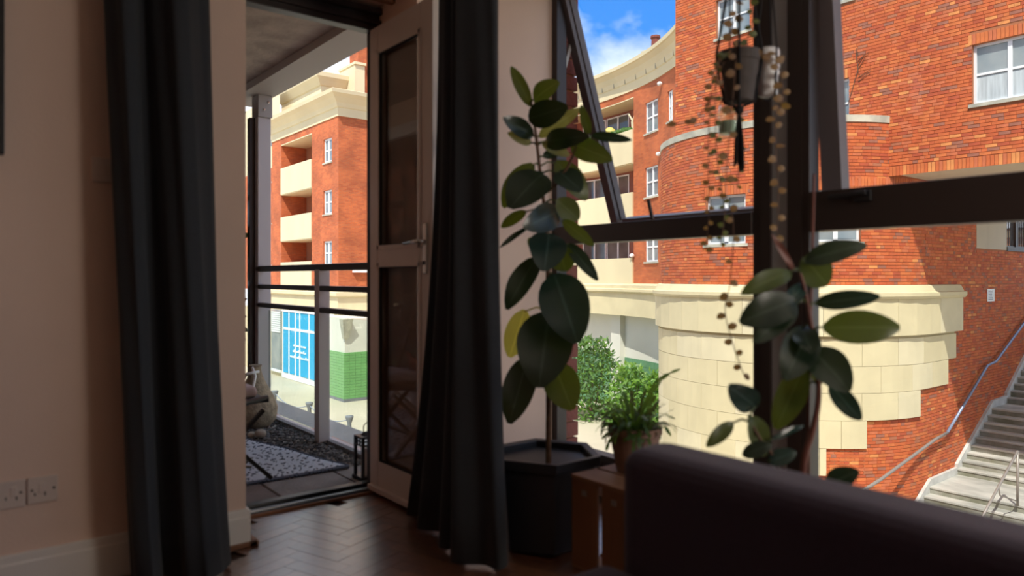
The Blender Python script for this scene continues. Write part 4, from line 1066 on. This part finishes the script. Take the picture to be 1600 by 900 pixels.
kind(fb.build('brick_field', M['bricks'], bl), 'stuff')
us = [U_SIL - .8 + (ARC * .985 - U_SIL + .8) * k / 40 for k in range(41)]
sweep_mb(PB, us, [(CAPZ - .16, -.1), (CAPZ - .16, .03), (CAPZ, .03), (CAPZ, -.5)]).build('coping_stone', M['stone_worn'], bl)
# flat roof behind the coping
q = MB(); q.add([PB(x, CAPZ - .02, -.45) for x in us], [tuple(range(len(us)))]); q.build('bay_roof', M['slate'], bl)
us = [U_SIL - .9 + (uL - U_SIL + .9) * k / 44 for k in range(45)]
sweep_mb(PB, us, [(.60, -.05), (.60, .20), (.66, .24), (.74, .24), (.76, .17), (.90, .10), (LEDZ, .06), (LEDZ, -.05)]).build('ledge_moulding', M['stone'], bl)
stone_mats = [M['stone'], M['stone2'], M['stone']]
def stones(u0, u1, v0, v1, wd, off, dface):
    u = u0 - off
    while u < u1:
        a, b = max(u, u0), min(u + wd, u1)
        if b - a > .08: slab_mb(PB, a + .004, b - .004, v0 + .004, v1 - .004, -.02, dface, 3).build('stone_block', random.choice(stone_mats), bl)
        u += wd
stones(U_SIL - .9, uL - .03, -.24, .60, 1.7, .4, .16)
for i in range(4): stones(U_SIL - .9, stone_end[i], SZ[i + 1], SZ[i], .92, .46 * (i % 2) + .1, .07 if i else .075)
stones(U_SIL - .9, ub(1290), -3.4, SZ[4], .92, .1, .07); stones(U_SIL - .9, ub(1240), -4.02, -3.4, .92, .5, .07); stones(U_SIL - .9, ub(1200), -5.0, -4.02, .92, .2, .07)
sweep_mb(PB, [U_SIL - .9 + (stone_end[0] - U_SIL + .9) * k / 30 for k in range(31)], [(-.34, -.02), (-.34, .02), (-.2, .02), (-.2, -.02)]).build('stone_bed', M['stone'], bl)
wall_mb(PB, U_SIL - .9, stone_end[3], -3.4, -.30, du=.2).build('stone_bed', M['stone'], bl).location.z += 0
# windows
for i, h in enumerate(winA):
    window_unit(PA, *h, bl, cols=3 if h[1] < 6 else 2, rows=2, d=-.10, fw=.055, bar=.04, net=(i == 0))
for h in winB: window_unit(PB, *h, bl, cols=2, rows=2, d=-.10, fw=.055, bar=.05)
sg = slab_mb(PB, ub(1541), ub(1552), .44, .78, .016, .03).build('wall_notice', M['white'], None)
tag(sg, 'small pale notice fixed to the shaded brick wall above the stairs', 'sign')
q = MB()
for k in range(6): slab_mb(PB, ub(1541) + .07, ub(1552) - random.uniform(.07, .2), .71 - k * .045, .73 - k * .045, .0301, .031, 1, 0, q)
q.build('print_line', M['slate'], sg)
tw = MB(); c = PA(8.2, 7.0, .015)
for k in range(7):
    a = random.uniform(-1.2, 1.2); b = c + Vector((-.02, math.sin(a) * .35, math.cos(a) * .3 - .1)); tw.tube([c + Vector((0, 0, -.1 * k)), b + Vector((0, 0, -.08 * k))], .007, 5)
tw.tube([c + Vector((0, .05, .1)), c + Vector((0, .0, -.3)), c + Vector((0, .25, -1.1))], .009, 5)
p_ = on_x(1341, 88, XA - .02)
o = tw.build('withered_creeper', M['stem']); o.location = p_ - c; tag(o, 'withered creeper twig clinging to the upper brick wall', 'twig')

# ------------------------------------------------------------------ stairs
st = empty('stone_staircase', (19, 5, GZ), 'grey stone stairs with landings climbing under the brick building', 'stairs')
SY0, SY1 = 1.2, 7.30
def step(x0, x1, z, rise):
    o = bx('step', (x0 - .02, SY0, z - .05), (x1 + .02, SY1, z), M['step'], st, bevel=.008)
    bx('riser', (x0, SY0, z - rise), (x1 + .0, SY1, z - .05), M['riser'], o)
z = GZ; x = 16.45
for k in range(7): z += .1643; step(x, x + .32, z, .1643) if k < 6 else step(x, 20.0, z, .1643); x += .32
zz = -3.85; x = 20.0
for k in range(9): zz += .157; step(x, x + .2875, zz, .157) if k < 8 else step(x, 23.45, zz, .157); x += .2875
x = 23.45; z2 = zz
for k in range(16): z2 += .168; step(x, x + .275, z2, .168) if k < 15 else step(x, 32.0, z2, .168); x += .275
sr = MB()
def strng(xa, za, xb, zb): sr.hexa([Vector((xa, 7.30, za - .5)), Vector((xb, 7.30, zb - .5)), Vector((xb, 7.37, zb - .5)), Vector((xa, 7.37, za - .5)), Vector((xa, 7.30, za + .16)), Vector((xb, 7.30, zb + .16)), Vector((xb, 7.37, zb + .16)), Vector((xa, 7.37, za + .16))])
strng(16.45, -4.9, 18.45, -3.85); strng(18.45, -3.85, 20.0, -3.83); strng(20.0, -3.75, 22.4, -2.42); strng(22.4, -2.42, 23.45, -2.38); strng(23.45, -2.30, 27.7, .3)
sr.build('stringer', M['stringer'], st)
bx('stair_base', (16.4, SY0, -5.2), (32, SY1, GZ), M['riser'], st)
hr = empty('wall_handrail', (19, 7.2, -3), 'long tubular handrail fixed to the brick wall beside the stairs', 'handrail')
hp2 = [on_y(*p, 7.26) for p in [(1330, 778), (1375, 750), (1462, 686), (1480, 676)]]; hp3 = [on_y(*p, 7.26) for p in [(1480, 676), (1543, 571), (1556, 565), (1600, 505), (1640, 450)]]
q = MB(); q.tube(hp2, .036, 10); q.build('rail_tube', M['steel'], hr, smooth=True)  # sunlit stretch of the rail, in the brown-grey copy of its colour
q = MB(); q.tube(hp3, .034, 10); q.build('rail_tube', M['shade_steel'], hr, smooth=True)  # same rail in shade, the blue cast painted in
q = MB()
for a in hp2[1:] + hp3[1:]: q.tube([a, a + Vector((0, .12, -.06))], .014, 6)
q.build('wall_bracket', M['steel'], hr)
cr2 = empty('stair_handrail', (17.5, 5.5, -3.85), 'free standing tube handrail in the middle of the stairs', 'handrail')
a, b = on_y(1547, 785, 5.5), on_y(1590, 705, 5.5); b2 = Vector((b.x, 5.5, -3.85))
q = MB(); q.tube([a + (a - b) * .5, a, b, b + Vector((.05, 0, -.04))], .026, 10); q.build('rail_tube', M['steel'], cr2, smooth=True)
q = MB(); q.tube([b, b2], .026, 10); q.build('post', M['steel'], cr2, smooth=True)
q = MB(); q.tube([a + (b - a) * .30, Vector((a.x + .55, 5.5, b2.z + .42)), Vector((b.x, 5.5, b2.z + .1))], .014, 8); q.build('brace', M['steel'], cr2, smooth=True)
a3 = a + (a - b) * .5; q = MB(); q.tube([a3, Vector((a3.x, 5.5, -4.5))], .026, 10); q.build('post', M['steel'], cr2)
# what shows through the passage: railing and a far red house
fr_ = empty('iron_railing', (25, 7.4, pz), 'black iron railing beyond the far end of the passage', 'railing')
q = MB()
for k in range(16): q.tube([PB(uP1 + .35 + k * .16, pz, -.1), PB(uP1 + .35 + k * .16, pz + 1.05, -.1)], .016, 5)
q.build('baluster', M['black_metal'], fr_)
q = MB(); q.bar(PB(uP1 + .3, pz + .95, -.1), PB(uP1 + 3.2, pz + .95, -.1), .04, .04); q.bar(PB(uP1 + .3, pz + .12, -.1), PB(uP1 + 3.2, pz + .12, -.1), .04, .04); q.build('rail', M['black_metal'], fr_)
bx('post', PB(uP1 + .95, pz, -.2), PB(uP1 + 1.12, pz + 1.1, -.05), M['rail_paint'], fr_)
slab_mb(PB, uP1, ARC + 13, pz - .02, pz + .10, -.4, .05).build('wall_coping', M['slate'], bl)
hh = empty('far_house', (40, 13, 0), 'small red brick house glimpsed through the passage', 'building')
bx('house_wall', (38, 8, -2), (46, 16.5, 3.3), M['brick_uv'], hh); q = MB(); q.add([(37.6, 7.7, 3.3), (37.6, 16.8, 3.3), (42, 16.8, 5.4), (42, 7.7, 5.4), (46.4, 7.7, 3.3), (46.4, 16.8, 3.3)], [(0, 1, 2, 3), (3, 2, 5, 4), (0, 3, 4), (1, 5, 2)]); q.build('roof', M['slate'], hh)
bx('gable_band', (37.93, 8, 2.9), (38, 16.5, 3.2), M['stone'], hh); bx('window_frame', (37.94, 12.2, .9), (38.0, 13.1, 2.2), M['upvc_ext'], hh)

# ------------------------------------------------------------------ curved block in the middle
random.seed(31)
CC = Vector((9.12, 25.84, 0)); CRD = 15.44
def PC(u, v, d):                                          # concave: outward is towards the centre; u = arc length from angle 0
    ph = u / CRD
    return Vector((CC.x + (CRD - d) * math.cos(ph), CC.y + (CRD - d) * math.sin(ph), v))
def uc(px):
    lo, hi = -CRD * .66, CRD * .6                         # px falls as u grows
    for _ in range(50):
        m = (lo + hi) / 2
        if proj(PC(m, 0, 0))[0] > px: lo = m
        else: hi = m
    return lo
cb = empty('curved_apartment_block', (24.6, 25, GZ), 'concave curved brick apartment block with cream balconies and cornice', 'building')
uA, uB_ = -CRD * .66, CRD * .36
b0, b1 = uc(990), uc(868)
lev = [(1.95, 3.45), (4.85, 6.15), (7.62, 9.05)]
winC = []
for z0, z1 in ((1.75, 3.0), (4.50, 5.78), (7.22, 8.55)):
    winC.append((uc(1028), uc(1008), z0, z1)); winC.append((uc(1051), uc(1043), z0 + .1, z1))
holes = [(min(a, b), max(a, b), c, d) for a, b, c, d in winC]
bal = [(b0, b1, .80 if i == 0 else lev[i - 1][1], z1, 1.3) for i, (z0, z1) in enumerate(lev)]
bal = [(b0, b1, z0 - .02, z1, 1.3) for (z0, z1) in lev]
wall_mb(PC, uA, uB_, .8, 9.6, holes + bal, du=.5, depth=.15).build('brick_wall', M['brick_uv'], cb)
for h in holes: window_unit(PC, *h, cb, cols=2 if h[1] - h[0] > .45 else 1, rows=2, d=-.08, fw=.07, bar=.055)
for i, (z0, z1) in enumerate(lev):
    zb = .80 if i == 0 else lev[i - 1][1]
    slab_mb(PC, b0, b1, zb, z0, -.15, .10, 8).build('balcony_parapet', M['render'], cb)
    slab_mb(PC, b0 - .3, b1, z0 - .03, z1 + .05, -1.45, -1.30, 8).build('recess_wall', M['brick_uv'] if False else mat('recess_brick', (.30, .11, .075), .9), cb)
    slab_mb(PC, b0, b1, z1 - .04, z1, -1.3, .02, 8).build('recess_soffit', M['render'], cb)
    for s in (.35, .62):
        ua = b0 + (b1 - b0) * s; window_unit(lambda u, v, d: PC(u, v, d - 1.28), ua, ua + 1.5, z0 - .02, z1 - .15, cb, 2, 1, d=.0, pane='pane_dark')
q = MB()
for k in range(14):
    u = b0 + .4 + k * .22; q.blob(PC(u, lev[2][0] + .08 + random.uniform(0, .08), -.05), (.13, .13, .11), 6, 4, 0, .3)
tag(q.build('window_box_plants', M['foliage'][0]), 'row of green plants along the top balcony parapet of the curved block', 'plants')['kind'] = 'stuff'
c = PC(b0 + 2.3, lev[2][0] + .25, -.35); q = MB(); q.blob(c, (.32, .32, .30), 12, 8)
tag(q.build('yellow_ball', M['yellow'], smooth=True), 'round yellow ball ornament on the top balcony of the curved block', 'ornament')
c = PC(b0 + .35, lev[2][0], -.2); q = MB(); q.tube([c + Vector((0, 0, -.02)), c + Vector((0, .05, .45))], .06, 6); q.tube([c + Vector((0, .02, .45)), c + Vector((0, .25, .8))], .04, 6); q.tube([c + Vector((0, .03, .42)), c + Vector((0, -.12, .78))], .04, 6)
tag(q.build('garden_ornament', M['stone2']), 'pale forked ornament at the right end of the top balcony', 'ornament')
us = [uA + (uB_ - uA) * k / 60 for k in range(61)]
sweep_mb(PC, us, [(9.35, -.1), (9.35, .04), (9.72, .05), (9.76, .09), (9.95, .13), (10.18, .24), (10.34, .40), (10.37, .47), (10.52, .48), (10.56, .40), (10.56, -.4)]).build('cornice', M['render'], cb)
q = MB()
for k in range(18):
    u = uA + (uB_ - uA) * (k + .5) / 18; slab_mb(PC, u - .015, u + .015, 9.74, 9.96, .08, .14, 1, 0, q)
q.build('joint_rib', M['stone_worn'], cb)
sweep_mb(PC, us, [(.40, -.1), (.40, .28), (.46, .34), (.56, .34), (.60, .22), (.74, .22), (.80, .12), (.84, -.1)]).build('ledge_moulding', M['stone'], cb)
sweep_mb(PC, us, [(-.62, -.5), (-.62, .20), (.40, .20), (.40, -.1)]).build('fascia_band', M['stone'], cb)
sweep_mb(PC, us, [(-2.6, -.60), (-2.6, -.52), (-.60, -.52), (-.60, -.62)]).build('white_wall', M['white_wall'], cb)
q = MB(); r_ = 0
un = [uA + (uB_ - uA) * k / 46 for k in range(47)]
for a, b in zip(un, un[1:]):
    for k in range(8): slab_mb(PC, a + .006, b - .006, GZ + k * .3 + .006, GZ + (k + 1) * .3 - .006, -.60, -.50, 1, 0, q)
q.build('tile_band', M['hedge_back'], cb)['kind'] = 'stuff'
sweep_mb(PC, us, [(GZ - .1, -.9), (GZ - .1, -.56), (-2.6, -.56), (-2.6, -.9)]).build('tile_bed', M['white_wall'], cb)
for px in (955,):
    u = uc(px); slab_mb(PC, u - .35, u + .35, GZ, -.62, -.6, -.25).build('wall_pier', M['white_wall'], cb)
chm = at(1024, 70, 33.0)
bx('chimney', (chm.x - .4, chm.y - .5, 9.0), (chm.x + .4, chm.y + .5, 11.45), M['stone_worn'], cb)
q = MB(); q.lathe((chm.x, chm.y, 11.45), [(.22, 0), (.19, .2), (.18, .5), (.23, .55), (.22, .65), (.16, .65)], 12); q.build('chimney_pot', M['near_brick'], cb)
for px, z in ((1035, 9.0), (1033, 6.15), (991, 2.05)):
    q = MB(); p = PC(uc(px), z, .12); q.blob(p, (.11, .11, .09), 8, 6); q.tube([p, PC(uc(px), z - .02, -.02)], .03, 6); q.build('flood_lamp', M['white'], cb)
q = MB(); q.box((24.5, 14, GZ), (30, 15.6, 9.6)); q.build('building_core', M['brick_uv'], cb)

# ------------------------------------------------------------------ corner block seen through the door
XC, YC = 16.4, 35.5
def PD(u, v, d): return Vector((XC - d, u, v))             # left face, u = Y
def PE(u, v, d): return Vector((u, YC - d, v))             # right face, u = X
db = empty('corner_apartment_block', (XC, YC, GZ), 'brick apartment block with cream parapets and cornice above a blue shop front', 'building')
bL0, bL1 = 38.95, 43.6
wD = [(36.3, 37.4, z, z + 1.3) for z in (1.75, 4.5, 7.3)]
bD = [(bL0, bL1, z0 - .02, z1, 1.6) for z0, z1 in ((2.0, 3.3), (4.75, 6.15), (7.75, 9.2))]
wall_mb(PD, YC, 45.2, .45, 9.6, wD + bD, depth=.18).build('brick_wall', M['brick_uv'], db)
wall_mb(PE, XC, 26, .45, 9.6).build('brick_wall', M['brick_uv'], db)
for h in wD: window_unit(PD, *h, db, 2, 2, d=-.10, fw=.09, bar=.06)
zb = .45
for z0, z1 in ((2.0, 3.3), (4.75, 6.15), (7.75, 9.2)):
    slab_mb(PD, bL0, bL1, zb, z0, -.2, .05).build('balcony_parapet', M['render'], db)
    slab_mb(PD, bL0, bL1, z1 - .05, z1, -1.6, .02).build('recess_soffit', M['render'], db)
    slab_mb(PD, bL0 - .1, bL1 + .1, z0 - .4, z1 + .1, -1.75, -1.60).build('recess_wall', M['brick_uv'], db)
    window_unit(lambda u, v, d: PD(u, v, d - 1.58), bL0 + .1, bL0 + 1.9, z0 - .02, z1 - .08, db, 2, 1, d=.0, pane='pane_far')
    zb = z1
def corner_sweep(prof, name, m, x0=XC, y0=YC, yend=45.2, xend=26):
    q = MB(); n = len(prof); o = []
    for v, d in prof: o.append((x0 - d, yend, v))
    for v, d in prof: o.append((x0 - d, y0 - d, v))
    for v, d in prof: o.append((xend, y0 - d, v))
    fs = [(i * n + k, (i + 1) * n + k, (i + 1) * n + k + 1, i * n + k + 1) for i in range(2) for k in range(n - 1)] + [tuple(range(n)), tuple(2 * n + k for k in range(n))]
    q.add(o, fs); return q.build(name, m, db)
corner_sweep([(9.58, -.1), (9.58, .05), (10.02, .06), (10.05, .12), (10.25, .2), (10.5, .42), (10.66, .62), (10.84, .66), (10.88, .56), (10.92, -.6)], 'cornice', M['render'])
corner_sweep([(.05, -.1), (.05, .12), (.12, .22), (.28, .22), (.34, .1), (.46, .08), (.48, -.1)], 'ledge_moulding', M['stone'])
corner_sweep([(-.95, -.3), (-.95, .06), (.06, .06), (.06, -.2)], 'fascia_band', M['stone'])
# set back attic, far wing, brick tower
a0 = 17.6
corner_sweep([(10.8, -.2), (10.8, .0), (12.45, .0), (12.5, .08), (12.75, .24), (12.95, .40), (13.20, .42), (13.25, .35), (13.27, -2)], 'attic_storey', M['render'], 17.7, 40.7, 47.0, 19.35)
q = MB(); q.box((19.3, 39.5, 10.6), (19.95, 41.6, 13.75)); q.box((19.25, 39.4, 13.75), (20.0, 41.7, 13.9)); q.build('attic_pier', M['render'], db)
q = MB()
for y in (40.2, 42.6, 44.8): q.box((17.55, y, 11.35), (17.72, y + .5, 11.75))
q.build('attic_vent', M['slate'], db)
tb2 = wall_mb(lambda u, v, d: Vector((u, 41.7 - d, v)), 20.6, 28, 9.5, 19); tb2.build('brick_tower', M['brick_uv'], db)
wall_mb(lambda u, v, d: Vector((u, 39.6 - d, v)), 19.95, 28, 9.5, 14.2).build('brick_tower', M['brick_uv'], db)
tb2 = wall_mb(lambda u, v, d: Vector((20.6 - d, u, v)), 41.7, 42.9, 9.5, 19); tb2.build('brick_tower', M['brick_uv'], db)
def PF(u, v, d): return Vector((16.9 - d, u, v))
wF = [(45.9, 46.5, z, z + 1.4) for z in (1.9, 4.6, 7.3)]
wall_mb(PF, 45.2, 52, .3, 8.2, wF, depth=.2).build('far_wing_wall', M['brick_uv'], db)
wall_mb(PF, 45.2, 52, 8.2, 12.8).build('far_wing_wall', M['render'], db)
for h in wF: window_unit(PF, *h, db, 1, 2, d=-.1, fw=.08)
q = MB()
for z_ in (9.6, 11.1): q.box((16.78, 45.9, z_), (16.92, 46.5, z_ + .4))
q.build('attic_vent', M['slate'], db)
# shop front
wall_mb(PD, YC, 52, GZ, -.9).build('shop_wall', M['stone'], db)
sf_ = slab_mb(PD, 35.95, 43.3, -4.98, -4.70, .0, .10).build('shop_base', M['white'], db)
panels = [43.2, 42.2, 41.2, 40.55, 39.2, 37.6, 36.0]
for a, b in zip(panels, panels[1:]):
    low = -4.7 if a > 38 else -2.75
    slab_mb(PD, b + .07, a - .07, low + .05, -2.05, .0, .05).build('blue_panel', M['blue'], db)
    slab_mb(PD, b + .07, a - .07, -1.93, -.98, .0, .05).build('blue_panel', M['blue'], db)
q = MB()
for y in panels: slab_mb(PD, y - .07, y + .07, -4.75, -.92, .0, .075, 1, 0, q)
slab_mb(PD, 36, 43.2, -2.07, -1.92, .0, .07, 1, 0, q); slab_mb(PD, 36, 37.6, -2.85, -2.70, .0, .07, 1, 0, q); slab_mb(PD, 35.9, 43.3, -.98, -.86, .0, .09, 1, 0, q)
q.build('shop_frame', M['white'], db)
for y in (41.72, 39.85):
    e_ = MB(); e_.lathe((0, 0, 0), [(.0001, -.01), (.24, -.01), (.24, .01), (.0001, .012)], 14); o = e_.build('emblem', M['yellow'], db); o.rotation_euler = (0, PI / 2, 0); o.location = PD(y, -1.45, .055) - wl(db)
q = MB()
for zl, ya, yb in ((-2.98, 41.5, 39.75), (-3.32, 41.6, 39.65), (-3.66, 42.0, 39.3)):
    y = ya
    while y > yb:
        l = random.uniform(.10, .22); h_ = random.choice((.10, .10, .16))
        slab_mb(PD, y - l, y, zl, zl + h_, .05, .08, 1, 0, q); y -= l + random.choice((.04, .04, .10))
q.build('lettering', M['white'], db)
slab_mb(PD, 43.5, 45.1, -4.6, -.9, 0, .08).build('shutter_window', M['pane_far'], db)
q = MB()
for k in range(10): slab_mb(PD, 43.55, 45.05, -2.3 + k * .13, -2.2 + k * .13, .08, .12, 1, 0, q)
slab_mb(PD, 43.45, 45.15, -4.75, -4.6, 0, .14, 1, 0, q); q.build('shutter_slats', M['white'], db)
slab_mb(PD, 36.1, 37.5, -4.95, -2.8, .0, .04).build('shop_door', M['green_tile'] if False else mat('pale_green_door', (.45, .56, .42), .5), db)
q = MB(); q.box((XC - .12, 35.72, GZ), (XC + .02, 35.95, -.95)); q.build('white_door_post', M['white'], db)
# green tiled pier
pr = MB(); pr.box((15.45, 32.72, GZ), (22, 35.5, -2.6)); pr.box((15.5, 32.77, -2.6), (22, 35.5, -.92)); 
bx('pier_wall', (15.46, 32.74, GZ), (22, 35.5, -.92), M['white_wall'], db)
q = MB()
for k in range(16):
    z_ = GZ + .14 + k * .142
    for i in range(22): q.box((15.42 + i * .30 + .004, 32.715, z_ + .004), (15.42 + (i + 1) * .30 - .004, 32.76, z_ + .138))
    for i in range(9): q.box((15.415, 32.72 + i * .30 + .004, z_ + .004), (15.46, 32.72 + (i + 1) * .30 - .004, z_ + .138))
kind(q.build('wall_tiles', M['green_tile'], db), 'stuff')
bx('plinth', (15.40, 32.68, GZ), (22, 35.5, GZ + .14), M['slate'], db)
bx('downpipe', (16.75, 32.58, GZ), (16.95, 32.72, -.9), M['black_metal'], db)
for z_ in (-3.7, -4.35): bx('label_plate', (16.70, 32.55, z_), (17.25, 32.60, z_ + .30), M['white'], db)
q = MB(); q.hexa([Vector((15.36, 32.62, -1.9)), Vector((15.6, 32.62, -1.9)), Vector((15.6, 32.8, -1.9)), Vector((15.36, 32.8, -1.9)), Vector((15.2, 32.4, -.95)), Vector((15.75, 32.4, -.95)), Vector((15.75, 32.8, -.95)), Vector((15.2, 32.8, -.95))]); q.build('corner_bracket', M['stone_worn'], db)
bx('ledge_lamp', (17.2, 35.3, 1.35), (18.6, 35.5, 1.50), M['white'], db)
bx('building_core', (XC + 1.8, YC + .2, GZ), (26, 52, 10.8), M['mortar'], db)

# ------------------------------------------------------------------ street
kind(bx('street', (-60, -60, GZ - .3), (140, 160, GZ), M['street']))
random.seed(8)
q = MB()
for k, y in enumerate((24.7, 28.4, 32.3, 36.0)):
    b = empty('bollard', (11.85, y, GZ), ['grey flared bollard nearest along the street kerb', 'second grey flared bollard along the street kerb', 'third grey flared bollard along the street kerb', 'farthest grey flared bollard along the street kerb'][k], 'bollard', 'street bollards')
    q = MB(); q.lathe((11.85, y, GZ), [(.10, 0), (.085, .05), (.075, .70), (.13, .86), (.15, .92), (.15, .97), (.0001, .99)], 14); q.build('shaft', M['slate'], b, smooth=True)
    q = MB(); q.lathe((11.85, y, GZ), [(.14, 0), (.14, .06), (.09, .07)], 14); q.build('base_ring', M['slate'], b)
for k, (ya, yb) in enumerate(((24.7, 28.4), (28.4, 32.3), (32.3, 36.0))):
    q = MB(); q.tube([(11.85, ya + (yb - ya) * s, GZ + .86 - .32 * 4 * s * (1 - s)) for s in [i / 12 for i in range(13)]], .022, 6)
    tag(q.build('bollard_chain', M['table_blue']), ['hanging chain between the two nearest bollards', 'hanging chain between the middle bollards', 'hanging chain between the two farthest bollards'][k], 'chain')
# shrubs before the curved block
def shrub(name, label, c, rad, n, cols, seed):
    random.seed(seed); q = MB(); c = Vector(c)
    for k in range(n):
        a = random.uniform(0, 2 * PI); zz_ = random.uniform(0, 1); rr = math.sqrt(random.random()) * (1 - .55 * zz_ ** 2)
        p = c + Vector((rad[0] * rr * math.cos(a), rad[1] * rr * math.sin(a), rad[2] * zz_))
        d = Vector((random.uniform(-1, 1), random.uniform(-1, 1), random.uniform(-.6, 1))).normalized()
        q.leaf(p, p + d * random.uniform(.16, .30), random.uniform(.09, .15), (random.uniform(-1, .2), random.uniform(-1, .5), 1), .05, .1, 2, 2, random.choice(cols), .6)
    e = empty(name, c, label, 'shrub', None)
    kind(q.build('foliage', M['foliage'], e, smooth=True), 'stuff')
    for k in range(5):
        a = random.uniform(0, 2 * PI); t = MB(); t.tube([c + Vector((.05 * math.cos(a), .05 * math.sin(a), 0)), c + Vector((rad[0] * .4 * math.cos(a), rad[1] * .4 * math.sin(a), rad[2] * .7))], [.03, .012], 6); t.build('trunk', M['stem'], e)
pA = at(925, 655, 31.5); pB = at(985, 655, 29.5); pC_ = at(1025, 655, 28.6)
shrub('shrub', 'broad green shrub at the foot of the curved block, left of the others', (pA.x, pA.y, GZ), (1.5, 1.5, 3.4), 1900, (0, 2, 0, 2, 1), 1)
shrub('shrub', 'middle green shrub behind the potted cactus', (pB.x, pB.y, GZ), (1.05, 1.05, 2.5), 1200, (0, 1, 1), 2)
shrub('shrub', 'bright yellow green shrub beside the rounded stone bay', (pC_.x, pC_.y, GZ), (.6, .6, 2.3), 700, (1, 1, 0), 3)
